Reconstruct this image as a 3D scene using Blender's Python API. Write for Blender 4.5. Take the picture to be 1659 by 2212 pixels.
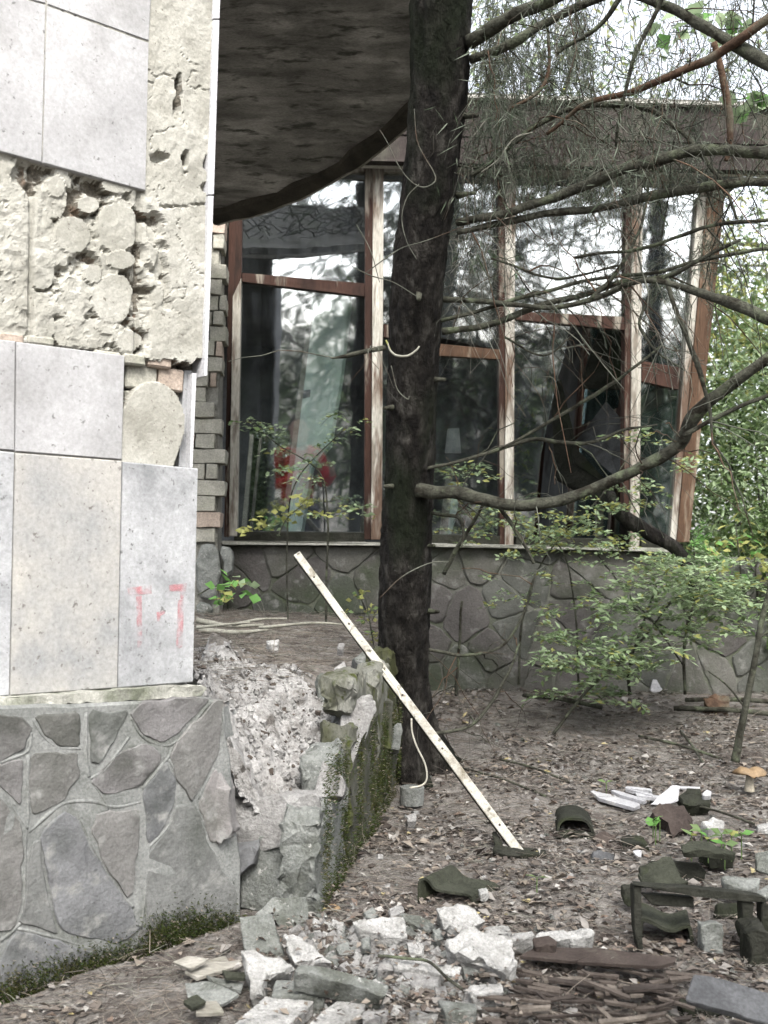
import bpy, bmesh, math, random
import numpy as np
from mathutils import Vector, Matrix, noise as mnoise

random.seed(7); rng = np.random.default_rng(7)
SC = bpy.context.scene
for _o in list(bpy.data.objects): bpy.data.objects.remove(_o)
C = SC.collection
PI = math.pi

# ------------------------------------------------------------ camera
F = 2300.0; IW, IH = 1659.0, 2212.0; HC = 1.4
PITCH = math.atan(103/F); ROLL = 0.015
_f = np.array([0, math.cos(PITCH), math.sin(PITCH)])
_r0 = np.array([1.0, 0, 0]); _u0 = np.array([0, -math.sin(PITCH), math.cos(PITCH)])
_r = math.cos(ROLL)*_r0 + math.sin(ROLL)*_u0
_u = math.cos(ROLL)*_u0 - math.sin(ROLL)*_r0
CAM = np.array([0, 0, HC])
cam_d = bpy.data.cameras.new('camera'); cam = bpy.data.objects.new('camera', cam_d); C.objects.link(cam)
cam.matrix_world = Matrix(((_r[0], _u[0], -_f[0], 0), (_r[1], _u[1], -_f[1], 0), (_r[2], _u[2], -_f[2], HC), (0, 0, 0, 1)))
cam_d.sensor_fit = 'HORIZONTAL'; cam_d.sensor_width = 36; cam_d.lens = 36*F/IW
cam_d.clip_start = 0.02; cam_d.clip_end = 500
cam_d.dof.use_dof = True; cam_d.dof.focus_distance = 2.9; cam_d.dof.aperture_fstop = 8.0
SC.camera = cam

# ------------------------------------------------------------ world, sun, exposure
W = bpy.data.worlds.new('World'); SC.world = W; W.use_nodes = True
nt = W.node_tree; nt.nodes.clear()
_out = nt.nodes.new('ShaderNodeOutputWorld'); _bg = nt.nodes.new('ShaderNodeBackground')
_sky = nt.nodes.new('ShaderNodeTexSky'); _sky.sky_type = 'NISHITA'; _sky.sun_disc = False
SUN_EL, SUN_AZ = math.radians(48), math.radians(168)
_sky.sun_elevation = SUN_EL; _sky.sun_rotation = SUN_AZ
_sky.air_density = 1.0; _sky.dust_density = 4.0; _sky.ozone_density = 1.0
_hs = nt.nodes.new('ShaderNodeHueSaturation'); _hs.inputs['Saturation'].default_value = 0.28
nt.links.new(_sky.outputs[0], _hs.inputs['Color']); nt.links.new(_hs.outputs[0], _bg.inputs[0])
_bg.inputs[1].default_value = 0.15; nt.links.new(_bg.outputs[0], _out.inputs[0])
sun_d = bpy.data.lights.new('sun', 'SUN'); sun_d.energy = 1.5; sun_d.angle = math.radians(20); sun_d.color = (1, .97, .92)
sun = bpy.data.objects.new('sun', sun_d); C.objects.link(sun)
_sd = Vector((math.sin(SUN_AZ)*math.cos(SUN_EL), math.cos(SUN_AZ)*math.cos(SUN_EL), math.sin(SUN_EL)))
sun.rotation_euler = _sd.to_track_quat('Z', 'Y').to_euler()
SC.view_settings.view_transform = 'Standard'; SC.view_settings.look = 'None'
SC.view_settings.gamma = 1; SC.view_settings.use_curve_mapping = False
SC.view_settings.exposure = 2.2
SC.render.engine = 'CYCLES'
SC.cycles.use_denoising = True
SC.cycles.max_bounces = 8; SC.cycles.transparent_max_bounces = 16; SC.cycles.diffuse_bounces = 4; SC.cycles.glossy_bounces = 4
SC.cycles.sample_clamp_indirect = 6; SC.cycles.caustics_reflective = False; SC.cycles.caustics_refractive = False

# ------------------------------------------------------------ helpers: measuring
def ray(x, y): return _f + _r*((x-IW/2)/F) - _u*((y-IH/2)/F)
def P(x, y, d): return CAM + ray(x, y)*d
def onplane(x, y, p0, n):
    q = ray(x, y); return CAM + q*(np.dot(p0-CAM, n)/np.dot(q, n))
def proj(p):
    v = np.asarray(p)-CAM
    a = v@_r; b = v@_u; c = v@_f
    return IW/2+F*a/c, IH/2-F*b/c
def G(x, y):
    """ground height"""
    x = np.asarray(x, float); y = np.asarray(y, float)
    z = np.where(y < 1.9, 0.569-0.0*y, 0.4+0.089*y)
    t = np.clip(y/1.9, 0, 1); z = np.where(y < 1.9, 0.02+0.549*(t*t*(3-2*t)*0.35+t*0.65), z)
    z = np.where(y < 0, 0.02+0.03*y*np.clip(-y/6, 0, 1)*0.0, z)
    z = np.where(y > 4.7, 0.818+0.02*(y-4.7), z)
    z = np.where(y > 20, 1.124, z)
    return z
def onground(x, y, h=0.0):
    """point of the ground (raised by h) under a measured direction"""
    q = ray(x, y); lo, hi = 0.5, 12.0
    for _ in range(40):
        m = (lo+hi)/2; p = CAM+q*m
        if p[2] > float(G(p[0], p[1]))+h: lo = m
        else: hi = m
    return CAM+q*lo

# ------------------------------------------------------------ helpers: noise
def _h(ix, iy, iz, seed):
    n = (ix*374761393 + iy*668265263 + iz*1274126177 + seed*974634777) & 0xffffffff
    n = ((n ^ (n >> 13))*1274126177) & 0xffffffff
    return ((n ^ (n >> 16)) & 0xffff)/65535.0
def vnoise(x, y, z=0.0, seed=1):
    x, y, z = np.broadcast_arrays(np.asarray(x, float), np.asarray(y, float), np.asarray(z, float))
    ix, iy, iz = np.floor(x).astype(np.int64), np.floor(y).astype(np.int64), np.floor(z).astype(np.int64)
    fx, fy, fz = x-ix, y-iy, z-iz
    s = lambda t: t*t*(3-2*t)
    fx, fy, fz = s(fx), s(fy), s(fz); r = 0
    for a in (0, 1):
        for b in (0, 1):
            for c in (0, 1):
                r = r + _h(ix+a, iy+b, iz+c, seed)*(fx if a else 1-fx)*(fy if b else 1-fy)*(fz if c else 1-fz)
    return r*2-1
def fbm(x, y, z=0.0, o=4, seed=1):
    r = 0; a = 1.0; f = 1.0
    for i in range(o):
        r = r+a*vnoise(np.asarray(x)*f, np.asarray(y)*f, np.asarray(z)*f, seed+i); a *= .5; f *= 2.03
    return r

# ------------------------------------------------------------ helpers: objects
def setp(o, label=None, cat=None, group=None, kind=None):
    if label: o['label'] = label
    if cat: o['category'] = cat
    if group: o['group'] = group
    if kind: o['kind'] = kind
    return o
def thing(name, loc, label, cat, group=None):
    o = bpy.data.objects.new(name, None); C.objects.link(o); o.location = Vector([float(v) for v in loc])
    o.empty_display_size = .05
    return setp(o, label, cat, group)
def link(name, me, parent=None, kind=None):
    o = bpy.data.objects.new(name, me); C.objects.link(o)
    if parent is not None:
        o.parent = parent
        if parent.type == 'EMPTY': o.matrix_parent_inverse = Matrix.Translation(-parent.location)
    if kind: o['kind'] = kind
    return o
def mesh(name, v, f, mats, parent=None, smooth=False, mi=None, kind=None, auto=0):
    me = bpy.data.meshes.new(name)
    if isinstance(v, np.ndarray): v = v.tolist()
    if isinstance(f, np.ndarray): f = f.tolist()
    me.from_pydata([tuple(map(float, q)) for q in v] if len(v) and not isinstance(v[0], list) else v, [], f)
    for m in (mats if isinstance(mats, (list, tuple)) else [mats]): me.materials.append(m)
    if mi is not None: me.polygons.foreach_set('material_index', np.asarray(mi, dtype=np.int32))
    if smooth: me.polygons.foreach_set('use_smooth', np.ones(len(me.polygons), dtype=bool))
    me.update()
    if auto: me.polygons.foreach_set('use_smooth', np.ones(len(me.polygons), dtype=bool)); me.set_sharp_from_angle(angle=auto)
    return link(name, me, parent, kind)
class MB:
    """collects geometry for ONE mesh"""
    def __init__(s): s.v = []; s.f = []; s.m = []; s.n = 0
    def add(s, v, f, m=0):
        s.v.append(np.asarray(v, float)); 
        for q in f: s.f.append([i+s.n for i in q]); s.m.append(m)
        s.n += len(v)
    def build(s, name, mats, parent=None, smooth=False, kind=None):
        return mesh(name, np.concatenate(s.v), s.f, mats, parent, smooth, s.m, kind)
def unit(v): v = np.asarray(v, float); return v/(np.linalg.norm(v)+1e-12)
def tubegeo(pts, rad, sides=6, wob=0.0):
    pts = np.asarray(pts, float); n = len(pts); rad = np.broadcast_to(np.asarray(rad, float), (n,))
    t = np.gradient(pts, axis=0); t /= (np.linalg.norm(t, axis=1)[:, None]+1e-12)
    ref = np.array([0, 0, 1.0]) if abs(t[0][2]) < .9 else np.array([0, 1.0, 0])
    a = unit(np.cross(t[0], ref)); V = []
    for i in range(n):
        a = unit(a-t[i]*np.dot(a, t[i])); b = np.cross(t[i], a)
        for k in range(sides):
            an = 2*PI*k/sides
            rr = rad[i]*(1+(wob*mnoise.noise(Vector(pts[i]*18+np.array([k*3.1, 0, 0]))) if wob else 0))
            V.append(pts[i]+rr*(math.cos(an)*a+math.sin(an)*b))
    Fs = [[i*sides+k, i*sides+(k+1) % sides, (i+1)*sides+(k+1) % sides, (i+1)*sides+k] for i in range(n-1) for k in range(sides)]
    Fs.append(list(range(sides))[::-1]); Fs.append(list(range((n-1)*sides, n*sides)))
    return V, Fs
def spline(pts, n):
    """Catmull-Rom through points (any dimension)"""
    p = np.asarray(pts, float); p = np.vstack([2*p[0]-p[1], p, 2*p[-1]-p[-2]]); out = []
    segs = len(p)-3
    for j in range(n):
        u = j/(n-1)*segs; i = min(int(u), segs-1); t = u-i
        a, b, c, d = p[i], p[i+1], p[i+2], p[i+3]
        out.append(.5*((2*b)+(-a+c)*t+(2*a-5*b+4*c-d)*t*t+(-a+3*b-3*c+d)*t**3))
    return np.array(out)
def chaikin(poly, k=1, cut=.22):
    p = [np.asarray(q, float) for q in poly]
    for _ in range(k):
        o = []
        for i in range(len(p)):
            a, b = p[i], p[(i+1) % len(p)]; o += [a*(1-cut)+b*cut, a*cut+b*(1-cut)]
        p = o
    return p
def resample(poly, step):
    o = []
    for i in range(len(poly)):
        a, b = np.asarray(poly[i], float), np.asarray(poly[(i+1) % len(poly)], float)
        k = max(1, int(round(np.linalg.norm(b-a)/step)))
        o += [a+(b-a)*j/k for j in range(k)]
    return o
def plategeo(poly, nrm, thick, bevel=.004, rough=0.0, step=None, pillow=0.0, seed=0):
    """outline on a face -> plate of real thickness with a bevelled front edge (nrm points out of the front)"""
    nrm = unit(nrm); p = [np.asarray(q, float) for q in poly]
    if step: p = resample(p, step)
    n = len(p); c = sum(p)/n
    # orientation: counter-clockwise seen from the front
    ar = np.zeros(3)
    for i in range(n): ar += np.cross(p[i]-c, p[(i+1) % n]-c)
    if np.dot(ar, nrm) < 0: p = p[::-1]
    if rough:
        q = []
        for a in p:
            d = unit(a-c); q.append(a+d*rough*mnoise.noise(Vector(a*37+seed)) + nrm*rough*.5*mnoise.noise(Vector(a*29+seed+9)))
        p = q
    V = [a-nrm*thick for a in p]
    V += [a-nrm*bevel for a in p]
    V += [a-unit(a-c)*bevel for a in p]
    for sc in (.82, .45):
        for a in p:
            w = c+(a-c)*sc; V.append(w+nrm*(pillow*(1-sc*.6)+(rough*.45*mnoise.noise(Vector(w*14+seed)) if rough else 0)))
    V.append(c+nrm*(pillow+(rough*.45*mnoise.noise(Vector(c*14+seed)) if rough else 0)))
    Fs = [list(range(n))[::-1]]
    for L in range(4):
        for i in range(n):
            j = (i+1) % n; Fs.append([L*n+i, L*n+j, (L+1)*n+j, (L+1)*n+i])
    for i in range(n): Fs.append([4*n+i, 4*n+(i+1) % n, 5*n])
    return V, Fs
def plate(name, poly, nrm, thick, mats, parent=None, **k):
    v, f = plategeo(poly, nrm, thick, **k); return mesh(name, v, f, mats, parent)
def boxgeo(c, ax, ay, az):
    """box with half axes"""
    c, ax, ay, az = [np.asarray(q, float) for q in (c, ax, ay, az)]
    V = [c+sx*ax+sy*ay+sz*az for sx in (-1, 1) for sy in (-1, 1) for sz in (-1, 1)]
    return V, [[0, 1, 3, 2], [4, 6, 7, 5], [0, 4, 5, 1], [2, 3, 7, 6], [0, 2, 6, 4], [1, 5, 7, 3]]
def roughbox(name, c, ax, ay, az, mats, parent=None, cuts=2, amp=.004, bev=.003, seed=0, smooth=False):
    v, f = boxgeo(c, ax, ay, az)
    bm = bmesh.new(); vs = [bm.verts.new(q) for q in v]; [bm.faces.new([vs[i] for i in q]) for q in f]
    bmesh.ops.recalc_face_normals(bm, faces=bm.faces)
    if bev: bmesh.ops.bevel(bm, geom=bm.edges[:], offset=bev, segments=1, affect='EDGES')
    if cuts: bmesh.ops.subdivide_edges(bm, edges=[e for e in bm.edges if e.calc_length() > bev*3], cuts=cuts, use_grid_fill=True)
    for q in bm.verts:
        q.co += Vector(mnoise.noise_vector(q.co*22+Vector((seed, 0, 0))))*amp + Vector(mnoise.noise_vector(q.co*60+Vector((0, seed, 0))))*amp*.5
    me = bpy.data.meshes.new(name); bm.to_mesh(me); bm.free()
    for m in (mats if isinstance(mats, (list, tuple)) else [mats]): me.materials.append(m)
    me.polygons.foreach_set('use_smooth', np.ones(len(me.polygons), dtype=bool)); me.set_sharp_from_angle(angle=.55)
    return link(name, me, parent)
def slabobj(name, poly, nrm, thick, mats, parent=None, amp=.006, cuts=2, seed=0, bev=.004, dirv=None):
    """broken chunk: outline of the upper face, extruded away from nrm, edges chipped and faces rough"""
    nrm = unit(nrm); p = [np.asarray(q, float) for q in poly]; n = len(p); c = sum(p)/n
    ar = np.zeros(3)
    for i in range(n): ar += np.cross(p[i]-c, p[(i+1) % n]-c)
    if np.dot(ar, nrm) < 0: p = p[::-1]
    dv = -nrm*thick if dirv is None else np.asarray(dirv, float)
    bm = bmesh.new(); a = [bm.verts.new(q) for q in p]; b = [bm.verts.new(c+(q-c)*random.uniform(.9, 1.02)+dv) for q in p]
    bm.faces.new(a); bm.faces.new(b[::-1])
    for i in range(n): bm.faces.new([a[i], b[i], b[(i+1) % n], a[(i+1) % n]])
    if bev: bmesh.ops.bevel(bm, geom=bm.edges[:], offset=bev, segments=1, affect='EDGES')
    bmesh.ops.triangulate(bm, faces=[q for q in bm.faces if len(q.verts) > 4])
    for _ in range(cuts):
        es = [e for e in bm.edges if e.calc_length() > .010]
        if es and len(bm.verts) < 2500: bmesh.ops.subdivide_edges(bm, edges=es, cuts=1)
    bmesh.ops.triangulate(bm, faces=bm.faces[:])
    for q in bm.verts:
        k = Vector((seed*1.7, seed*.3, 0))
        q.co += Vector(mnoise.noise_vector(q.co*14+k))*amp+Vector(mnoise.noise_vector(q.co*45+k))*amp*.6+Vector(mnoise.noise_vector(q.co*120+k))*amp*.3
    me = bpy.data.meshes.new(name); bm.to_mesh(me); bm.free()
    me.polygons.foreach_set('use_smooth', np.ones(len(me.polygons), dtype=bool)); me.set_sharp_from_angle(angle=.5)
    for m in (mats if isinstance(mats, (list, tuple)) else [mats]): me.materials.append(m)
    return link(name, me, parent)
def clip_half(poly, m, d):
    out = []
    for i in range(len(poly)):
        a, b = poly[i], poly[(i+1) % len(poly)]; da, db = np.dot(a-m, d), np.dot(b-m, d)
        if da <= 0: out.append(a)
        if (da < 0 < db) or (db < 0 < da): out.append(a+(b-a)*(da/(da-db)))
    return out
def voronoi(pts, bound):
    cells = []
    for i, p in enumerate(pts):
        c = [np.asarray(q, float) for q in bound]
        for j, q in enumerate(pts):
            if i != j and len(c) > 2: c = clip_half(c, (p+q)/2, q-p)
        cells.append(c)
    return cells
def shrink(poly, k):
    c = sum(poly)/len(poly); o = []
    for a in poly:
        d = np.linalg.norm(a-c); o.append(c+(a-c)*max(.3, (d-k)/d) if d > 0 else a)
    return o

# ------------------------------------------------------------ materials
def _col(c): return (c[0], c[1], c[2], 1) 
def mat(name, c1, c2, scale=6, rough=.9, bump=.3, bscale=30, c3=None, s3=2.0, t3=(.5, .65), c4=None, s4=60, t4=(.62, .7), stretch=(1, 1, 1), spec=.15, bdist=.01, ramp=(.35, .65), trans=0.0, metallic=0.0, amount3=1.0, fine=.22, fscale=170):
    m = bpy.data.materials.new(name); m.use_nodes = True; t = m.node_tree; N = t.nodes; L = t.links
    b = N['Principled BSDF']; b.inputs['Roughness'].default_value = rough; b.inputs['Specular IOR Level'].default_value = spec; b.inputs['Metallic'].default_value = metallic
    g = N.new('ShaderNodeNewGeometry'); mp = N.new('ShaderNodeMapping'); mp.inputs['Scale'].default_value = stretch
    L.new(g.outputs['Position'], mp.inputs['Vector'])
    def nz(s, d=6, r=.6):
        q = N.new('ShaderNodeTexNoise'); q.inputs['Scale'].default_value = s; q.inputs['Detail'].default_value = d; q.inputs['Roughness'].default_value = r
        L.new(mp.outputs[0], q.inputs['Vector']); return q.outputs['Fac']
    def rampn(src, a, bb, ca=(0, 0, 0, 1), cb=(1, 1, 1, 1)):
        q = N.new('ShaderNodeValToRGB'); q.color_ramp.elements[0].position = a; q.color_ramp.elements[1].position = bb
        q.color_ramp.elements[0].color = ca; q.color_ramp.elements[1].color = cb; L.new(src, q.inputs[0]); return q.outputs[0]
    col = rampn(nz(scale), ramp[0], ramp[1], _col(c1), _col(c2))
    def mixin(col, c, s, tt, det=5, amt=1.0):
        f = rampn(nz(s, det), tt[0], tt[1], cb=(amt, amt, amt, 1)); q = N.new('ShaderNodeMix'); q.data_type = 'RGBA'
        L.new(f, q.inputs['Factor']); L.new(col, q.inputs['A']); q.inputs['B'].default_value = _col(c); return q.outputs['Result']
    if c3 is not None: col = mixin(col, c3, s3, t3, amt=amount3)
    if c4 is not None: col = mixin(col, c4, s4, t4, 3)
    if fine and not trans:
        fr_ = N.new('ShaderNodeMapRange'); fr_.inputs['From Min'].default_value = .3; fr_.inputs['From Max'].default_value = .7; fr_.inputs['To Min'].default_value = 1-fine*1.5; fr_.inputs['To Max'].default_value = 1+fine
        L.new(nz(fscale, 4, .7), fr_.inputs['Value']); q = N.new('ShaderNodeVectorMath'); q.operation = 'SCALE'; L.new(col, q.inputs[0]); L.new(fr_.outputs[0], q.inputs['Scale']); col = q.outputs[0]
    L.new(col, b.inputs['Base Color'])
    if bump:
        bn = N.new('ShaderNodeBump'); bn.inputs['Strength'].default_value = bump; bn.inputs['Distance'].default_value = bdist
        L.new(nz(bscale, 8, .65), bn.inputs['Height']); L.new(bn.outputs[0], b.inputs['Normal'])
    if trans:
        tr = N.new('ShaderNodeBsdfTranslucent'); L.new(col, tr.inputs['Color']); mx = N.new('ShaderNodeMixShader'); mx.inputs[0].default_value = trans
        L.new(b.outputs[0], mx.inputs[1]); L.new(tr.outputs[0], mx.inputs[2]); L.new(mx.outputs[0], N['Material Output'].inputs['Surface'])
    return m
M = {}
M['panel'] = mat('pale_stone_panel', (0.2440, 0.2421, 0.2431), (0.3433, 0.3414, 0.3433), 5, .8, .2, 120, c3=(0.2293, 0.2265, 0.2232), s3=9, t3=(.5, .75), c4=(0.1442, 0.1423, 0.1399), s4=70, t4=(.65, .72), bdist=.004, ramp=(.28, .62), fine=.12, fscale=120)
M['panel_warm'] = mat('stained_stone_panel', (0.2650, 0.2602, 0.2515), (0.3619, 0.3466, 0.3139), 3.5, .85, .25, 120, c3=(0.2342, 0.2362, 0.2342), s3=6, t3=(.44, .66), c4=(0.1325, 0.1238, 0.1152), s4=65, t4=(.64, .71), bdist=.004, ramp=(.3, .66), fine=.14, fscale=120)
M['panel_grey'] = mat('weathered_stone_panel', (0.2353, 0.2389, 0.2435), (0.3521, 0.3566, 0.3612), 5, .85, .25, 110, c3=(0.1842, 0.1888, 0.1933), s3=8, t3=(.46, .68), c4=(0.1176, 0.1176, 0.1176), s4=60, t4=(.62, .69), bdist=.004, ramp=(.3, .66), fine=.16, fscale=120)
M['mortar'] = mat('cream_mortar', (0.2556, 0.2493, 0.2169), (0.3402, 0.3330, 0.2979), 8, .95, .5, 90, c3=(0.2088, 0.2025, 0.1746), s3=11, t3=(.5, .72), c4=(0.1314, 0.1197, 0.1008), s4=95, t4=(.64, .71), bdist=.006, fine=.12)
M['mortar_deep'] = mat('deep_brown_mortar', (0.120, 0.107, 0.086), (0.232, 0.215, 0.181), 30, .98, .8, 90, c3=(0.189, 0.133, 0.099), s3=16, t3=(.55, .66), fine=.3)
M['white_metal'] = mat('white_painted_metal', (0.391, 0.391, 0.404), (0.468, 0.468, 0.476), 8, .5, .05, 40, c3=(0.425, 0.408, 0.391), s3=20, t3=(.6, .72), spec=.4)
M['brick'] = mat('pale_brick', (.22, .215, .185), (.33, .32, .275), 16, .95, .4, 60, c3=(.27, .27, .22), s3=12, t3=(.5, .7))
M['brick_pink'] = mat('pinkish_brick', (.28, .23, .19), (.36, .30, .25), 12, .95, .4, 60)
M['grout'] = mat('dirty_mortar', (.15, .148, .13), (.23, .225, .20), 18, .95, .8, 80, c3=(.09, .09, .075), s3=14, t3=(.55, .7))
M['plinth_mortar'] = mat('grey_mortar_joint', (0.140, 0.145, 0.138), (0.204, 0.208, 0.200), 12, .95, .4, 80, c3=(0.093, 0.098, 0.085), s3=8, t3=(.5, .7))
M['ledge'] = mat('mortar_ledge', (.24, .24, .21), (.35, .345, .31), 14, .95, .6, 60, c3=(.15, .16, .12), s3=9, t3=(.5, .66))
_stc = [((.135, .122, .12), (.20, .184, .18)), ((.132, .124, .113), (.195, .185, .168)), ((.122, .127, .116), (.185, .19, .176)), ((.116, .12, .126), (.18, .184, .193)), ((.19, .168, .157), (.25, .225, .212))]
M['st'] = [mat('field_stone_%s' % n, a, b, 7, .9, .6, 60, c3=(a[0]*.6, a[1]*.63, a[2]*.58), s3=5, t3=(.45, .68), c4=(.20, .20, .19), s4=22, t4=(.56, .72), bdist=.008, fine=.15) for n, (a, b) in [(n_, (tuple((q*.45+sum(a_)/3*.55)*.84 for q in a_), tuple((q*.45+sum(b_)/3*.55)*.84 for q in b_))) for n_, (a_, b_) in zip(('mauve', 'brown', 'green', 'slate', 'pink'), _stc)]]
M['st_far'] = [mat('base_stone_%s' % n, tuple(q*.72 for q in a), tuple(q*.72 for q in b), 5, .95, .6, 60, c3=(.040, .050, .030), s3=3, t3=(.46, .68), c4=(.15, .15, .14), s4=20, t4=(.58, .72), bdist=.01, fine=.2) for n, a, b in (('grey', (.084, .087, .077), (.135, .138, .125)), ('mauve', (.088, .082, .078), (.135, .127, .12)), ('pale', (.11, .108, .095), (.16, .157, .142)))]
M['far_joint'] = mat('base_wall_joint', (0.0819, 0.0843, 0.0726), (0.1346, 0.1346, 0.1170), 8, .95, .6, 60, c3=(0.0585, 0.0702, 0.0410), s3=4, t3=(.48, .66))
M['st_moss'] = [mat('mossy_stone_%s' % n, a, b, 8, .95, .5, 50, c3=(.034, .036, .016), s3=7, t3=(.44, .62), c4=(.045, .052, .016), s4=30, t4=(.56, .66), stretch=(1, 1, .45)) for n, a, b in (('dark', (.045, .046, .036), (.10, .10, .085)), ('pale', (.10, .10, .085), (.17, .17, .15)))]
M['moss'] = mat('moss', (.018, .024, .006), (.042, .052, .014), 30, 1, .6, 80, c3=(.06, .055, .02), s3=10, t3=(.5, .7))
M['rubble'] = mat('pale_rubble_soil', (0.2094, 0.2035, 0.1951), (0.3347, 0.3287, 0.3181), 20, 1, .8, 70, c3=(0.1120, 0.1037, 0.0954), s3=16, t3=(.52, .68), c4=(0.0692, 0.0633, 0.0568), s4=50, t4=(.6, .68), bdist=.015)
M['rubstone'] = mat('pale_rubble_stone', (0.1890, 0.1848, 0.1780), (0.2756, 0.2717, 0.2624), 22, .95, 1.0, 85, c3=(0.1804, 0.1732, 0.1656), s3=12, t3=(.5, .7))
M['soil'] = mat('needle_soil', (0.1193, 0.1096, 0.0991), (0.2345, 0.2192, 0.2015), 26, 1, .9, 70, c3=(0.0740, 0.0612, 0.0531), s3=9, t3=(.5, .7), c4=(0.3260, 0.3018, 0.2736), s4=55, t4=(.64, .7), bdist=.02)
M['concrete_white'] = mat('white_broken_plaster', (0.2825, 0.2799, 0.2677), (0.4238, 0.4194, 0.4027), 22, .95, 1.0, 90, c3=(0.2059, 0.2033, 0.1902), s3=14, t3=(.5, .68), c4=(0.1511, 0.1466, 0.1336), s4=110, t4=(.64, .72), bdist=.012)
M['concrete_grey'] = mat('grey_broken_slab', (0.1259, 0.1320, 0.1233), (0.2076, 0.2146, 0.2006), 20, .95, .9, 90, c3=(0.0815, 0.0859, 0.0728), s3=11, t3=(.48, .66), c4=(0.3044, 0.3044, 0.2869), s4=70, t4=(.64, .71), bdist=.010)
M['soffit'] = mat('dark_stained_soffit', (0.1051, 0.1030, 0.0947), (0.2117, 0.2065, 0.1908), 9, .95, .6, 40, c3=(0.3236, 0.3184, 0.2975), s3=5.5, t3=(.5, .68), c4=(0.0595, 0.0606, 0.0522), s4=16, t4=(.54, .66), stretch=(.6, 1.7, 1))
M['mirror_dark'] = mat('darkened_mirrored_face', (0.0042, 0.0042, 0.0035), (0.0112, 0.0112, 0.0091), 12, .95, .5, 40, c3=(0.0087, 0.0112, 0.0049), s3=6, t3=(.5, .65))  # darkness put into the colour so sky-lit hidden faces mirror dark in the panes
M['soffit_edge'] = mat('dark_edge_board', (.02, .018, .014), (.05, .045, .035), 8, .9, .3, 40)
M['plaster'] = mat('pale_plaster', (.35, .34, .31), (.50, .49, .46), 12, .95, .3, 50)
M['wood_brown'] = mat('red_brown_painted_wood', (.022, .012, .009), (.05, .025, .018), 10, .75, .4, 60, c3=(.19, .17, .14), s3=14, t3=(.53, .62), c4=(.02, .012, .009), s4=20, t4=(.56, .68), stretch=(1, 1, .12))
M['wood_orange'] = mat('orange_brown_wood', (.05, .029, .018), (.09, .054, .034), 12, .75, .4, 60, c3=(.20, .165, .125), s3=12, t3=(.55, .66), stretch=(1, 1, .12))
M['wood_white'] = mat('flaking_white_wood', (.27, .255, .22), (.41, .395, .35), 11, .9, .6, 60, c3=(.10, .068, .05), s3=13, t3=(.5, .6), c4=(.17, .15, .125), s4=34, t4=(.52, .64), stretch=(1, 1, .12))
M['wood_dark'] = mat('dark_wet_wood', (0.0136, 0.0143, 0.0105), (0.0310, 0.0310, 0.0248), 14, .85, .8, 60, c3=(0.0186, 0.0236, 0.0112), s3=6, t3=(.5, .7))
M['wood_grey'] = mat('weathered_grey_wood', (.20, .19, .165), (.33, .315, .28), 9, .9, .4, 70, c3=(.12, .115, .09), s3=12, t3=(.5, .7), stretch=(.3, 1, 1))
M['lath'] = mat('pale_weathered_lath', (0.2640, 0.2508, 0.2156), (0.3696, 0.3564, 0.3168), 12, .85, .4, 90, c3=(0.1496, 0.1320, 0.1012), s3=16, t3=(.54, .66), c4=(0.0792, 0.0704, 0.0528), s4=40, t4=(.62, .7))
M['fascia'] = mat('brown_fascia_board', (0.0190, 0.0151, 0.0138), (0.0349, 0.0279, 0.0257), 7, .8, .25, 40, c3=(0.0537, 0.0515, 0.0405), s3=5, t3=(.55, .72), stretch=(1, 1, .5))
M['bark'] = mat('dark_spruce_bark', (.0055, .0048, .0042), (.023, .0205, .0175), 30, .95, 1.0, 55, c3=(.055, .052, .046), s3=30, t3=(.54, .7), c4=(.009, .012, .006), s4=5, t4=(.5, .65), stretch=(1, 1, .45), bdist=.03)
M['branch'] = mat('lichen_grey_branch', (.024, .0235, .018), (.068, .069, .053), 24, .95, 1.0, 70, c3=(.095, .11, .07), s3=13, t3=(.52, .68), c4=(.02, .018, .013), s4=22, t4=(.54, .64), bdist=.01)
M['branch_red'] = mat('red_brown_branch', (.05, .032, .022), (.12, .075, .05), 20, .95, .7, 60, c3=(.10, .105, .08), s3=10, t3=(.5, .66))
M['twig'] = mat('grey_green_dead_twig', (.04, .042, .034), (.115, .12, .098), 14, .95, 0, c3=(.05, .035, .025), s3=5, t3=(.5, .6))
M['twig_pale'] = mat('pale_bare_twig', (.15, .147, .12), (.25, .245, .21), 14, .9, 0)
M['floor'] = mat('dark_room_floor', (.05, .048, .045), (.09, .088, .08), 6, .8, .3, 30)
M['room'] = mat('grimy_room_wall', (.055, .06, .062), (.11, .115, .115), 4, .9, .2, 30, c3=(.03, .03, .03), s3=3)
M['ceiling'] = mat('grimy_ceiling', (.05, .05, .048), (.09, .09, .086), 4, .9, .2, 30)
M['board'] = mat('pale_green_board', (.36, .45, .40), (.44, .52, .47), 6, .6, .1, 30, c3=(.26, .34, .30), s3=4)
M['sheet_grey'] = mat('blue_grey_sheet', (0.0465, 0.0477, 0.0496), (0.0837, 0.0856, 0.0887), 14, .7, .3, 60, c3=(0.0341, 0.0341, 0.0347), s3=10, t3=(.52, .7))
M['black_felt'] = mat('black_roofing_felt', (0.0108, 0.0114, 0.0084), (0.0240, 0.0252, 0.0192), 14, .95, .6, 60, c3=(0.0300, 0.0360, 0.0180), s3=8, t3=(.5, .7))
M['green_tile'] = mat('mossy_grey_green_tile', (0.0240, 0.0258, 0.0186), (0.0510, 0.0540, 0.0402), 18, .95, .9, 70, c3=(0.0180, 0.0216, 0.0096), s3=9, t3=(.5, .7))
M['dark_plate'] = mat('dark_brown_plate', (0.0300, 0.0232, 0.0203), (0.0562, 0.0450, 0.0390), 9, .85, .25, 60, c3=(0.0750, 0.0675, 0.0562), s3=14, t3=(.6, .75))
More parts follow.
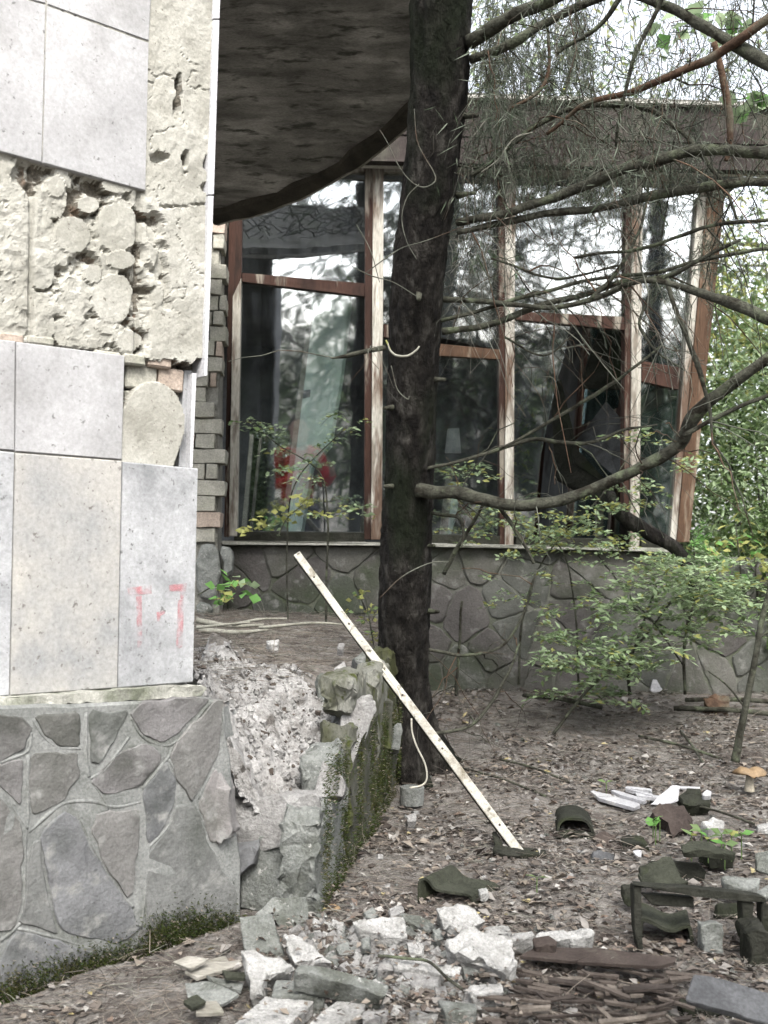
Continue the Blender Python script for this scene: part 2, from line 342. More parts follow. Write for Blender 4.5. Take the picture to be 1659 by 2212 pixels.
M['strip'] = [mat('rotten_strip_%s' % n, a, b, 18, .95, .5, 60) for n, a, b in (('dark', (.028, .023, .02), (.056, .046, .04)), ('mid', (.05, .041, .035), (.095, .08, .068)), ('tan', (.09, .077, .065), (.15, .13, .11)))]
M['white_plastic'] = mat('white_plastic', (.27, .27, .28), (.34, .34, .35), 12, .4, .05, 40, c3=(.45, .44, .42), s3=20, t3=(.6, .7), spec=.4)
M['cap'] = mat('tan_mushroom_cap', (.15, .10, .055), (.215, .15, .085), 14, .6, .1, 60, c3=(.11, .068, .035), s3=9, t3=(.5, .7), spec=.3)
M['stem'] = mat('cream_mushroom_stem', (.26, .235, .185), (.34, .31, .25), 20, .8, .3, 60)
M['cable'] = mat('beige_cable', (.42, .40, .34), (.50, .48, .41), 10, .6, 0)
M['red_jacket'] = mat('red_jacket_cloth', (0.2499, 0.0083, 0.0155), (0.3094, 0.0143, 0.0238), 9, .8, .2, 60)
M['trousers'] = mat('dark_trouser_cloth', (.03, .03, .04), (.05, .05, .065), 9, .9, .2, 60)
M['skin'] = mat('skin', (.22, .13, .09), (.26, .16, .115), 6, .6, 0, spec=.3)
M['hair'] = mat('dark_hair', (.02, .015, .012), (.04, .03, .025), 40, .7, .3, 90)
M['black'] = mat('black_plastic', (.02, .02, .022), (.03, .03, .032), 6, .4, 0, spec=.4)
def leafm(n, a, b, tr=.35): return mat(n, a, b, 9, .6, 0, trans=tr, spec=.25)
_ls = 1.0
M['litter'] = [leafm('litter_%s' % n, tuple((q*.75+sum(a)/3*.25)*_ls for q in a), tuple((q*.75+sum(b)/3*.25)*_ls for q in b), .1) for n, a, b in (('brown', (.085, .068, .055), (.14, .116, .096)), ('grey', (.15, .135, .118), (.22, .20, .178)), ('tan', (.16, .128, .094), (.23, .19, .148)), ('dark', (.05, .038, .031), (.085, .066, .055)), ('pale', (.25, .235, .21), (.34, .32, .29)), ('yellow', (.28, .22, .08), (.36, .30, .12)), ('rust', (.11, .074, .052), (.16, .108, .078)))]
M['leaf_y'] = leafm('yellow_green_leaf', (0.2211, 0.2416, 0.0740), (0.3507, 0.3507, 0.1250), .45)
M['leaf_g'] = leafm('mid_green_leaf', (0.0860, 0.1412, 0.0478), (0.1497, 0.2092, 0.0860), .4)
M['leaf_pale'] = leafm('pale_green_leaf', (0.2015, 0.2780, 0.1505), (0.3100, 0.3865, 0.2335), .4)
M['leaf_d'] = leafm('dark_green_leaf', (.03, .055, .016), (.06, .095, .03), .35)
M['leaf_b'] = leafm('bright_green_leaf', (.10, .23, .055), (.16, .32, .09), .45)
M['needle'] = leafm('dark_needles', (.014, .024, .011), (.032, .048, .022), .15)
M['needle_g'] = leafm('grey_green_needles', (0.0664, 0.0796, 0.0576), (0.1324, 0.1544, 0.1148), .3)
def glass_mat(name, refl, tint=(.93, .97, .95), dirt=.10, dcol=(.30, .33, .34)):
    m = bpy.data.materials.new(name); m.use_nodes = True; t = m.node_tree; N = t.nodes; L = t.links; N.remove(N['Principled BSDF'])
    tr = N.new('ShaderNodeBsdfTransparent'); tr.inputs[0].default_value = _col(tint)
    gl = N.new('ShaderNodeBsdfGlossy'); gl.inputs['Roughness'].default_value = .028; gl.inputs['Color'].default_value = (.92, .95, 1, 1)
    fr = N.new('ShaderNodeLayerWeight'); fr.inputs[0].default_value = .25
    mp = N.new('ShaderNodeMapRange'); mp.inputs['To Min'].default_value = refl; mp.inputs['To Max'].default_value = 1.0; L.new(fr.outputs['Fresnel'], mp.inputs['Value'])
    mp.inputs['From Min'].default_value = .12
    mx = N.new('ShaderNodeMixShader'); L.new(mp.outputs[0], mx.inputs[0]); L.new(tr.outputs[0], mx.inputs[1]); L.new(gl.outputs[0], mx.inputs[2])
    df = N.new('ShaderNodeBsdfDiffuse'); df.inputs[0].default_value = _col(dcol)
    g = N.new('ShaderNodeNewGeometry'); mpp = N.new('ShaderNodeMapping'); mpp.inputs['Scale'].default_value = (7, 7, 1.2); L.new(g.outputs['Position'], mpp.inputs[0])
    nz = N.new('ShaderNodeTexNoise'); nz.inputs['Scale'].default_value = 2.5; nz.inputs['Detail'].default_value = 8; L.new(mpp.outputs[0], nz.inputs['Vector'])
    r = N.new('ShaderNodeMapRange'); r.inputs['From Min'].default_value = .45; r.inputs['From Max'].default_value = .8; r.inputs['To Min'].default_value = dirt*.2; r.inputs['To Max'].default_value = dirt*2.2; L.new(nz.outputs['Fac'], r.inputs['Value'])
    m2 = N.new('ShaderNodeMixShader'); L.new(r.outputs[0], m2.inputs[0]); L.new(mx.outputs[0], m2.inputs[1]); L.new(df.outputs[0], m2.inputs[2])
    bn = N.new('ShaderNodeBump'); bn.inputs['Strength'].default_value = .03; bn.inputs['Distance'].default_value = .02
    n2 = N.new('ShaderNodeTexNoise'); n2.inputs['Scale'].default_value = 5; n2.inputs['Detail'].default_value = 2; L.new(g.outputs['Position'], n2.inputs['Vector']); L.new(n2.outputs['Fac'], bn.inputs['Height']); L.new(bn.outputs[0], gl.inputs['Normal'])
    L.new(m2.outputs[0], N['Material Output'].inputs['Surface']); return m
M['glass'] = glass_mat('dirty_window_glass', .27, dirt=.03, dcol=(.20, .22, .25))
M['glass_green'] = glass_mat('greenish_window_glass', .22, (.80, .93, .88), .04, (.30, .38, .34))
def paint_mat():
    m = bpy.data.materials.new('faded_red_paint'); m.use_nodes = True; t = m.node_tree; N = t.nodes; L = t.links; b = N['Principled BSDF']
    b.inputs['Base Color'].default_value = (.50, .17, .19, 1); b.inputs['Roughness'].default_value = .9
    tr = N.new('ShaderNodeBsdfTransparent'); g = N.new('ShaderNodeNewGeometry'); nz = N.new('ShaderNodeTexNoise'); nz.inputs['Scale'].default_value = 55; nz.inputs['Detail'].default_value = 6
    L.new(g.outputs['Position'], nz.inputs['Vector']); r = N.new('ShaderNodeMapRange'); r.inputs['From Min'].default_value = .42; r.inputs['From Max'].default_value = .68; r.inputs['To Min'].default_value = .02; r.inputs['To Max'].default_value = .30
    L.new(nz.outputs['Fac'], r.inputs['Value']); mx = N.new('ShaderNodeMixShader'); L.new(r.outputs[0], mx.inputs[0]); L.new(tr.outputs[0], mx.inputs[1]); L.new(b.outputs[0], mx.inputs[2])
    L.new(mx.outputs[0], N['Material Output'].inputs['Surface']); return m
M['paint'] = paint_mat()

# ============================================================ LARGE STRUCTURE
UP = np.array([0, 0, 1.0])
# ---- ground: one sheet out to the horizon, fine near the camera
_gx = np.concatenate([[-160, -90, -50, -28, -16, -9, -5, -3, -2, -1.4], np.arange(-1.0, 2.6, .022), [2.8, 3.2, 3.8, 5, 7, 10, 16, 28, 50, 90, 160]])
_gy = np.concatenate([[-160, -90, -50, -28, -16, -9, -5, -3, -1.6, -.8, 0, .6, 1.1, 1.4], np.arange(1.6, 4.9, .022), [5.2, 5.8, 6.6, 8, 10, 14, 20, 30, 50, 90, 160]])
_X, _Y = np.meshgrid(_gx, _gy, indexing='ij')
_near = np.clip(1-np.abs(_X-.8)/2.2, 0, 1)*np.clip(1-np.abs(_Y-3.2)/2.4, 0, 1)
_Z = G(_X, _Y)+_near**.5*(fbm(_X*2.2, _Y*2.2, 0, 3, 5)*.022+fbm(_X*9, _Y*9, 0, 3, 9)*.010)
def gz(x, y): return float(G(x, y))
_nx, _ny = _X.shape
_V = np.stack([_X.ravel(), _Y.ravel(), _Z.ravel()], 1)
_i = (np.arange(_nx-1)[:, None]*_ny+np.arange(_ny-1)[None, :]).ravel()
ground = mesh('ground', _V, np.stack([_i, _i+_ny, _i+_ny+1, _i+1], 1), M['soil'], smooth=True)
setp(ground, 'brown needle covered ground strewn with leaf litter', None, None, 'structure')

# ---- the pale clad wall
W0 = P(417, 1475, 2.28); wu = ray(3447, 1248)*1.0; wu[2] = 0; wu = unit(wu); wn = np.array([wu[1], -wu[0], 0])
def wp(x, y, off=0.0): return onplane(x, y, W0+wn*off, wn)
wall = thing('clad_wall', wp(200, 1500), 'pale building wall clad in square stone panels, some fallen off to bare lumpy mortar', 'wall')
def panel(poly, m, off=0.0):
    pr = [wp(x, y, off) for x, y in poly]
    v, f = plategeo(pr, wn, .022, bevel=.0025); return mesh('stone_panel', v, f, M[m], wall)
panel([(-190, -190), (101, -115), (99.5, 7), (-190, -72)], 'panel')
panel([(103, -115), (329, -40), (322.5, 88), (102.5, 8.5)], 'panel')
panel([(-190, -70), (99.5, 10), (91, 351.5), (-190, 276)], 'panel')
panel([(102, 12), (322, 92), (315, 412.5), (92.6, 352)], 'panel')
panel([(-190, 712), (33.8, 737), (32, 973.5), (-190, 953)], 'panel')
panel([(36, 738), (270, 768), (264, 993), (33.6, 975)], 'panel')
panel([(-190, 956), (31.5, 977), (20, 1503), (-190, 1519)], 'panel_grey')
panel([(33.3, 978), (263.5, 995.6), (253.5, 1486.5), (21.6, 1503)], 'panel_warm')
panel([(265.3, 997), (428, 1012), (417, 1474), (255, 1486.5)], 'panel_grey')
# mortar coat: a height field with dabs, grooves, cracks and holes
def seg(x, a, b): return np.clip((x-a)/(b-a), 0, 1)
def ell(px, py, cx, cy, rx, ry, nzv, soft=.10):
    q = np.sqrt(((px-cx)/rx)**2+((py-cy)/ry)**2)+nzv; return 1-seg(q, 1-soft, 1)
_smax = np.dot(wp(447, 780)-W0, wu); _smin = np.dot(wp(-190, 600)-W0, wu)
_zt = float(wp(440, -160)[2]); _zb = float(wp(440, 1016)[2])
_s = np.arange(_smin, _smax, .0038); _zz = np.arange(_zb-.02, _zt, .0042)
_S, _Q = np.meshgrid(_s, _zz, indexing='ij')
_Pt = W0[None, None]+wu[None, None]*_S[..., None]; _Pt[..., 2] = _Q
_px, _py = proj(_Pt)
nA = fbm(_S*28, _Q*28, 0, 4, 11); nB = fbm(_S*70, _Q*70, 0, 3, 21); nC = fbm(_S*9, _Q*9, 0, 3, 31)
H = -.004+nC*.002+nB*.0009+nA*.0006
# thin cracks
cr = np.abs(fbm(_S*11+5, _Q*11, 0, 3, 41)); H -= .004*np.exp(-(cr/.022)**2)*(nC > -.1)
topB = 740+.118*np.clip(_px, 0, 999); botA = 334+.262*_px
mid = (_py > botA-12) & (_px < 322)
midm = seg(_py, botA-14, botA+2)*(1-seg(_px+nA*9, 308, 330))
lump = np.zeros_like(H)
for cx, cy, rx, ry in ((258, 489, 50, 54), (160, 505, 44, 42), (247, 642, 47, 58), (28, 490, 58, 108), (163, 716, 42, 40), (160, 655, 44, 34), (25, 690, 52, 44), (262, 395, 40, 22), (120, 425, 34, 48), (95, 585, 30, 40), (100, 700, 26, 36), (215, 715, 42, 30), (265, 560, 34, 22), (282, 735, 30, 26), (20, 620, 40, 30), (195, 440, 26, 20), (125, 400, 24, 26), (205, 590, 22, 22)):
    lump = np.maximum(lump, ell(_px, _py, cx, cy, rx, ry, nA*.08, .07)*(0.86+.14*vnoise(cx, cy)))
rough = -.036+.022*seg(nA, -.5, .9)+nB*.005
Hm = rough+(.036+rough*0-.004)*0
Hm = np.where(lump > 0, rough+(-.006-rough)*lump, rough)
plain = seg(fbm(_S*13, _Q*13, 0, 2, 77), -.22, .02)*.85
Hm = np.maximum(Hm, -.034+.029*plain*seg(nA, -.9, -.2)+nB*.002)
for gx, k in ((74, -.012), (305, -.016)):
    gxx = gx+k*(_py-430)
    Hm = Hm-.012*np.exp(-((_px-gxx)/5.0)**2)
H = H*(1-midm)+Hm*midm
# slits and holes in the coat
for cx, cy, rx, ry, dd in ((388, 188, 7, 34, .03), (384, 228, 8, 24, .018), (352, 338, 22, 11, .02), (402, 345, 10, 24, .024), (455, 352, 10, 14, .02), (338, 500, 20, 42, .012), (352, 560, 16, 60, .014), (318, 625, 20, 10, .016), (450, 405, 12, 12, .014), (362, 625, 9, 40, .014), (340, 470, 16, 18, .014), (372, 445, 34, 5, .010), (430, 440, 20, 4, .008)):
    H -= dd*ell(_px, _py, cx, cy, rx, ry, nA*.35+nB*.2, .5)
# ragged lower edge of the coat, and the recess under it
rag = 742+.112*_px+nA*12+ (fbm(_S*16, 0*_Q, 0, 2, 55))*9
low = seg(_py, rag-4, rag+3)
rec = -.046+nB*.002
dab = ell(_px, _py, 336, 915, 70, 98, nA*.02, .05)
dab = np.maximum(dab, ((_px < 312)&(_py > 870))*1.0*seg(_py, 868, 884))
dab = np.maximum(dab, seg(_py+nA*5, 948, 966)*(1-seg(_px+(_py-960)*.35, 394, 410)))
rec = np.where(dab > 0, rec+(-.006-rec)*dab, rec)
H = H*(1-low)+rec*low
_Pt = _Pt+wn[None, None]*H[..., None]
_nx, _ny = _S.shape
lim = np.where(_py < 806, 1e9, 421-.012*(_py-806))
_ok = (_px < lim)
_i = (np.arange(_nx-1)[:, None]*_ny+np.arange(_ny-1)[None, :])
_keep = _ok[:-1, :-1] & _ok[1:, :-1] & _ok[:-1, 1:] & _ok[1:, 1:]
_i = _i[_keep].ravel()
mesh('mortar_coat', _Pt.reshape(-1, 3), np.stack([_i, _i+_ny, _i+_ny+1, _i+1], 1), [M['mortar'], M['mortar_deep']], wall, smooth=False, mi=((H[:-1, :-1][_keep].ravel() < -.027)).astype(int))  # deeper faces of the coat take the darker brown mortar
# bricks showing in the recess and under the ragged edge
for (x0, y0, x1, y1), mm, off in (((272, 782, 340, 836), 'brick', -.022), ((345, 792, 398, 842), 'brick_pink', -.020), ((205, 755, 262, 776), 'brick', -.004), ((268, 762, 316, 786), 'brick', -.004), ((322, 764, 372, 792), 'brick_pink', -.008), ((60, 722, 120, 742), 'brick', -.006), ((2, 716, 52, 738), 'brick_pink', -.006), ((272, 842, 300, 872), 'brick', -.022)):
    a, b, c, d = wp(x0, y0, off), wp(x1, y0+.118*(x1-x0), off), wp(x1, y1+.10*(x1-x0), off), wp(x0, y1, off)
    cc = (a+b+c+d)/4-wn*.03
    roughbox('brick', cc, (b-a)/2, (a-d)/2, wn*.03, M[mm], wall, cuts=2, amp=.0025, bev=.004, seed=x0)
# solid core behind the coat, and white corner angles
def wallbox(name, x0, y0, x1, y1, f, b, m, par):
    s0, s1 = np.dot(wp(x0, (y0+y1)/2)-W0, wu), np.dot(wp(x1, (y0+y1)/2)-W0, wu); z0, z1 = wp(x1, y1)[2], wp(x1, y0)[2]
    c = W0+wu*(s0+s1)/2+wn*(f+b)/2; c[2] = (z0+z1)/2
    v, fa = boxgeo(c, wu*(s1-s0)/2, wn*abs(f-b)/2, UP*(z1-z0)/2); return mesh(name, v, fa, M[m], par)
wallbox('wall_core', -600, -900, 412, 1560, -.052, -.13, 'mirror_dark', wall)
wallbox('wall_core', 412.3, -900, 447, 812, -.05, -.12, 'mirror_dark', wall)
def strip_poly(name, pts, th, m, off=0.0):
    v, f = plategeo([wp(x, y, off) for x, y in pts], wn, th, bevel=.0008); return mesh(name, v, f, M[m], wall)
strip_poly('corner_trim', [(467.5, -150), (480.5, -150), (474, 40), (461, 40)], .05, 'white_metal', .003)
strip_poly('corner_trim', [(461.3, 43), (473.8, 43), (462, 420), (449, 420)], .05, 'white_metal', .002)
strip_poly('corner_trim', [(449.5, 423), (461.4, 423), (447.5, 812), (441, 812)], .05, 'white_metal', .004)
strip_poly('corner_trim', [(415.5, 806), (424.5, 806), (416, 1010), (410, 1010)], .03, 'white_metal', -.012)
strip_poly('corner_trim', [(398, 800), (414.5, 800), (408.5, 1010), (386, 1008)], .02, 'panel_grey', -.030)
# faint red painted marks on the lowest panel
def mark(poly): v, f = plategeo([wp(x, y, .0016) for x, y in poly], wn, .0012, bevel=.0003); mesh('painted_mark', v, f, M['paint'], wall)
mark([(276, 1270), (327, 1264), (328, 1282), (277, 1287)])
mark([(294, 1288.5), (306, 1287), (307, 1390), (298, 1402)])
mark([(339, 1322), (357, 1319), (357, 1325), (346, 1328), (345, 1342), (340, 1343)])
mark([(366, 1264), (404, 1260), (403, 1272), (397.5, 1292), (390.5, 1295), (392, 1276), (367, 1277)])
mark([(385, 1297), (398, 1294), (394, 1398), (381, 1402)])

# ---- the field stone plinth under it
PO = .034
plinth = thing('stone_plinth', wp(250, 2100, PO), 'field stone plinth with raised mortar joints under the pale clad wall, moss along its foot', 'plinth')
def z3(a): return [(x*.36, 1426.7+y*.36) for x, y in a]
_pb = [(-320, 1535), (478, 1512), (500, 1640), (506, 1760), (522, 1860), (522, 2030), (-320, 2330)]
plate('mortar_bed', [wp(x, y, PO-.0025) for x, y in _pb], wn, .30, M['plinth_mortar'], plinth, bevel=.006, step=.05, rough=.004)
_ps = [
 ([(-150,350),(120,345),(185,420),(150,535),(0,598),(-150,620)],0), ([(205,332),(472,308),(476,515),(350,510),(275,440)],1), ([(550,312),(768,302),(718,430),(600,618),(552,600)],2),
 ([(802,330),(860,252),(1190,225),(1242,240),(1078,430),(980,486),(862,438)],0), ([(1290,258),(1338,250),(1312,560),(1192,788),(1150,828),(1062,690),(1034,575),(1084,476)],1),
 ([(192,565),(448,562),(476,690),(396,830),(330,878),(202,928),(186,805)],1), ([(712,560),(862,500),(958,562),(966,602),(848,758),(630,808),(562,722)],0),
 ([(866,782),(1000,616),(1056,712),(1046,878),(960,1034),(893,1090)],3), ([(258,1060),(392,925),(468,965),(552,1150),(735,1430),(785,1485),(826,1600),(700,1686),(386,1628),(330,1450),(286,1200)],3),
 ([(595,922),(826,902),(836,1030),(796,1380),(762,1415),(626,1200),(566,1030)],1), ([(910,1152),(1024,1002),(1064,884),(1176,902),(1246,1100),(1398,1380),(1408,1556),(1130,1592),(890,1590),(896,1300)],2),
 ([(-160,780),(0,825),(116,962),(134,1100),(124,1478),(84,1586),(-160,1650)],1), ([(-160,650),(0,622),(134,604),(124,872),(0,755),(-160,720)],0), ([(160,1262),(205,1100),(236,1090),(266,1320),(326,1590),(340,1632),(118,1572),(152,1500)],2),
 ([(62,1700),(114,1628),(420,1715),(632,1790),(590,1950),(0,2010),(-30,1900)],3), ([(1196,870),(1290,660),(1376,790),(1406,1040),(1272,1104)],4), ([(846,1626),(956,1622),(956,1778),(898,1866),(804,1846)],1), ([(964,1606),(1396,1600),(1418,1738),(1000,1798)],2),
 ([(-400,640),(-190,640),(-190,1200),(-420,1250)],3), ([(-420,1280),(-190,1230),(-190,1690),(-420,1760)],1), ([(-420,1790),(-190,1700),(-60,1720),(-80,2060),(-420,2200)],2), ([(640,1830),(830,1860),(880,1900),(700,1960),(560,2000)],3)]
for i, (pl, k) in enumerate(_ps):
    _c = (sum(q[0] for q in pl)/len(pl), sum(q[1] for q in pl)/len(pl)); pl = [(_c[0]+(x-_c[0])*1.07, _c[1]+(y-_c[1])*1.05) for x, y in pl]
    p = chaikin([wp(x, y, PO+.0004*(i % 5)) for x, y in z3(pl)], 1, .10)
    v, f = plategeo(p, wn, .03, bevel=.0025, rough=.007, step=.016, pillow=.0005, seed=i*3.3); mesh('field_stone', v, f, M['st'][k], plinth, auto=.6)
# raised pointing beads along the joints
def bead(pts, r=.0042):
    q = [wp(x, y, PO-.005) for x, y in pts]; q = spline(q, max(8, len(q)*6)); v, f = tubegeo(q, np.full(len(q), r), 6, .45); mesh('pointing_bead', v, f, M['plinth_mortar'], plinth, smooth=True)
for pl in ([(195,350),(260,450),(345,520),(480,528)], [(780,335),(850,450),(960,510),(1070,470),(1260,250)], [(0,610),(160,545),(185,430)], [(165,560),(165,930),(150,1080),(140,1500),(95,1600),(0,1680)], [(0,780),(70,880),(160,1010)], [(170,1030),(330,890),(420,850),(560,845),(680,880),(840,850)], [(515,310),(515,560),(530,700)], [(540,710),(640,640),(770,460)], [(545,720),(620,830),(640,900)], [(850,770),(1000,590),(1030,520)], [(860,800),(870,1000),(890,1120),(870,1400),(845,1610)], [(1010,590),(1070,700),(1180,890),(1290,1120),(1400,1340)], [(890,1120),(1000,1000),(1060,870)], [(480,950),(560,1120),(700,1370),(800,1480)], [(100,1605),(340,1665),(520,1720),(680,1780)], [(1185,830),(1280,640)]): bead(z3(pl))
# crumbling mortar ledge on top of the plinth
_ld = [wp(x, y, PO-.012) for x, y in [(-320, 1546), (0, 1529), (150, 1522), (300, 1512), (400, 1508), (440, 1500), (446, 1484), (430, 1477), (416, 1478), (253, 1490), (21, 1506), (-320, 1531)]]
slabobj('mortar_ledge', _ld, wn, .05, M['ledge'], plinth, amp=.007, cuts=3, seed=4, bev=.002)

# ---- raised bed: soil, rubble slope, broken retaining wall
def cp(x, y, d): return P(x, y, d)
_cpts = np.array([cp(*q) for q in ((360,1440,2.3),(425,1446,2.45),(430,1400,3.0),(440,1345,4.2),(620,1345,4.2),(780,1362,4.1),(800,1436,3.5),(600,1420,3.3),(450,1420,3.0),(500,1455,2.9),(650,1450,3.15),(690,1490,3.0),(500,1530,2.62),(600,1560,2.75),(680,1610,2.72),(520,1650,2.48),(600,1670,2.52),(660,1690,2.5),(560,1740,2.42),(510,1690,2.40),(770,1480,3.15),(470,1480,2.55),(830,1470,3.4),(560,1500,2.85))])
def _rbf(px, py):
    d = np.sqrt((px[..., None]-_cpts[:, 0])**2+(py[..., None]-_cpts[:, 1])**2+1e-4); return d
_A = np.sqrt((_cpts[:, None, 0]-_cpts[None, :, 0])**2+(_cpts[:, None, 1]-_cpts[None, :, 1])**2+1e-4)+np.eye(len(_cpts))*.02
_w = np.linalg.solve(_A, _cpts[:, 2]-_cpts[:, 2].mean())
def bedz(x, y):
    x = np.asarray(x, float); y = np.asarray(y, float); return _rbf(x, y)@_w+_cpts[:, 2].mean()
K1 = onground(664, 2002); K2 = onground(856, 1668)
kd = (K2-K1); kd[2] = 0; kd = unit(kd); kn = np.array([kd[1], -kd[0], 0])   # side face looks to +x
_bx = np.arange(-1.3, .22, .011); _by = np.arange(2.2, 4.62, .011)
_BX, _BY = np.meshgrid(_bx, _by, indexing='ij')
_BZ = bedz(_BX, _BY); _rb = np.clip((1.19-_BZ)/.05, 0, 1)*np.clip((3.1-_BY)/.2, 0, 1)
_BZ = _BZ+fbm(_BX*16, _BY*16, 0, 4, 61)*(.006+.018*_rb)+fbm(_BX*45, _BY*45, 0, 3, 62)*(.003+.010*_rb)
_side = (_BX-K1[0])*kn[0]+(_BY-K1[1])*kn[1]
_fr = (_BX-W0[0])*wn[0]+(_BY-W0[1])*wn[1]
_ok = (_side < -.05) & (_fr < .004) & ((_BX > -.42) | (_BY > 2.6))
_BZ = np.where(_side > -.075, _BZ-.04, _BZ)
_nx, _ny = _BX.shape; _i = (np.arange(_nx-1)[:, None]*_ny+np.arange(_ny-1)[None, :])
_keep = _ok[:-1, :-1] & _ok[1:, :-1] & _ok[:-1, 1:] & _ok[1:, 1:]
_fi = _i[_keep].ravel(); _rm = (_rb[:-1, :-1][_keep].ravel()+fbm(_BX*7, _BY*7, 0, 3, 8)[:-1, :-1][_keep].ravel()*.35 > .45).astype(int)
bed = mesh('raised_bed_soil', np.stack([_BX.ravel(), _BY.ravel(), _BZ.ravel()], 1), np.stack([_fi, _fi+_ny, _fi+_ny+1, _fi+1], 1), [M['soil'], M['rubble']], mi=_rm)
setp(bed, 'raised bed of brown soil spilling pale rubble where its wall has broken', None, None, 'structure')
retain = thing('retaining_wall', K1, 'broken stone retaining wall of the raised bed, mossy slabs on its tree side', 'wall')
def kp(x, y, off=0.0): return onplane(x, y, K1+kn*off, kn)
# front face remains
def fpx(x, y, d): return P(x, y, d)
_fn = unit(np.array([-.05, -1, .06]))
def frontstone(poly, d, th, m, seed=0, lean=.06, amp=.010, par=retain, name='wall_stone', nx=-.05):
    n = unit(np.array([nx, -1, lean])); p0 = P(sum(q[0] for q in poly)/len(poly), sum(q[1] for q in poly)/len(poly), d)
    return slabobj(name, [onplane(x, y, p0, n) for x, y in poly], n, th, m, par, amp=amp, cuts=2, seed=seed)
frontstone([(476, 1516), (492, 1600), (500, 1700), (512, 1765), (565, 1792), (640, 1775), (688, 1740), (680, 1860), (668, 2010), (515, 2010)], 2.42, .12, M['plinth_mortar'], 3, amp=.012, name='mortar_core')
frontstone([(492, 1830), (562, 1818), (548, 1870), (515, 1896), (478, 1876)], 2.345, .07, M['st'][3], 4)
frontstone([(515, 1872), (560, 1800), (640, 1790), (664, 1800), (660, 1990), (596, 1996), (524, 1960)], 2.37, .08, M['concrete_grey'], 5)
frontstone([(488, 1690), (545, 1738), (612, 1726), (692, 1716), (690, 1800), (600, 1832), (500, 1846), (474, 1780)], 2.385, .10, M['rubstone'], 6, amp=.016)
frontstone([(470, 1600), (500, 1590), (540, 1680), (560, 1745), (500, 1760), (478, 1690)], 2.42, .08, M['rubble'], 8, amp=.018)
frontstone([(434, 1700), (470, 1650), (494, 1710), (506, 1800), (470, 1826), (445, 1800)], 2.27, .06, M['st'][4], 7)
# side face slabs
def sidestone(poly, m, off=0.0, th=.07, seed=0, amp=.006):
    return slabobj('wall_slab', [kp(x, y, off) for x, y in poly], kn, th, m, retain, amp=amp, cuts=2, seed=seed)
plate('mortar_core', [K1+kd*.04-UP*.06, K2+kd*.1-UP*.06, np.array([K2[0], K2[1], 1.06])+kd*.1, np.array([K1[0], K1[1], 1.05])+kd*.75, np.array([K1[0], K1[1], .80])+kd*.06], kn, .06, M['plinth_mortar'], retain, step=.06, rough=.02, bevel=.01)
def kq(t0, t1, z0, z1, j=.03, nseed=0):
    rr = random.Random(nseed); a = []
    for t, z in ((t0, z0), (t0, (z0+z1)/2), (t0, z1), ((t0+t1)/2, z1), (t1, z1), (t1, (z0+z1)/2), (t1, z0), ((t0+t1)/2, z0)):
        q = K1+kd*(t+rr.uniform(-j, j)*.5); q[2] = z+rr.uniform(-j, j); a.append(q)
    return chaikin(a, 1, .2)
_L = np.linalg.norm((K2-K1)[:2])
for i, (t0, t1, z0, z1, m, off) in enumerate(((.0, .14, .56, .86, 2, .018), (.15, .33, .58, .95, 2, .012), (.345, .52, .60, .98, 0, .02), (.53, .72, .62, 1.05, 0, .014), (.735, .93, .62, 1.09, 1, .016), (.945, 1.18, .66, 1.11, 0, .012), (.36, .52, .99, 1.09, 1, .014))):
    slabobj('wall_slab', [q+kn*off for q in kq(t0, t1, z0, z1, .03, i)], kn, .08, (M['st_moss']+[M['concrete_grey']])[m], retain, amp=.016, cuts=3, seed=i*2.2, bev=.008)
# broken pale stones along the crest
for i, (poly, d, th, m, nx, lean) in enumerate((
  ([(668, 1722), (694, 1648), (722, 1662), (748, 1688), (742, 1716), (700, 1722)], 2.45, .12, 'rubstone', .05, .4),
  ([(735, 1690), (722, 1640), (744, 1545), (776, 1506), (806, 1498), (812, 1532), (786, 1575), (768, 1640), (752, 1694)], 2.68, .10, 'rubstone', .25, .25),
  ([(762, 1536), (780, 1512), (812, 1512), (806, 1560), (784, 1620)], 2.86, .10, 'concrete_white', .2, .2),
  ([(682, 1462), (700, 1452), (727, 1500), (736, 1520), (716, 1536), (690, 1512)], 2.92, .06, 'concrete_grey', .1, .35),
  ([(736, 1472), (780, 1447), (802, 1470), (796, 1502), (742, 1516)], 3.05, .08, 'concrete_grey', .2, .35),
  ([(716, 1540), (748, 1524), (762, 1540), (740, 1580), (714, 1588)], 2.84, .08, 'st2', .2, .25),
  ([(700, 1602), (722, 1606), (726, 1632), (704, 1624)], 2.66, .05, 'concrete_white', .1, .5),
  ([(768, 1420), (790, 1404), (808, 1424), (806, 1452), (776, 1450)], 3.3, .08, 'concrete_grey', .2, .5),
  ([(724, 1444), (748, 1428), (756, 1452), (730, 1466)], 3.2, .05, 'rubstone', .2, .5),
  ([(810, 1520), (850, 1508), (852, 1560), (846, 1620), (818, 1610)], 3.12, .10, 'moss1', .2, .2),
  ([(838, 1570), (862, 1560), (866, 1620), (842, 1626)], 3.2, .08, 'concrete_grey', .1, .3))):
    mm = M['st'][2] if m == 'st2' else M['st_moss'][0] if m == 'moss1' else M[m]
    frontstone(poly, d, th, mm, 20+i, lean, nx=nx, amp=.009, name='crest_stone')

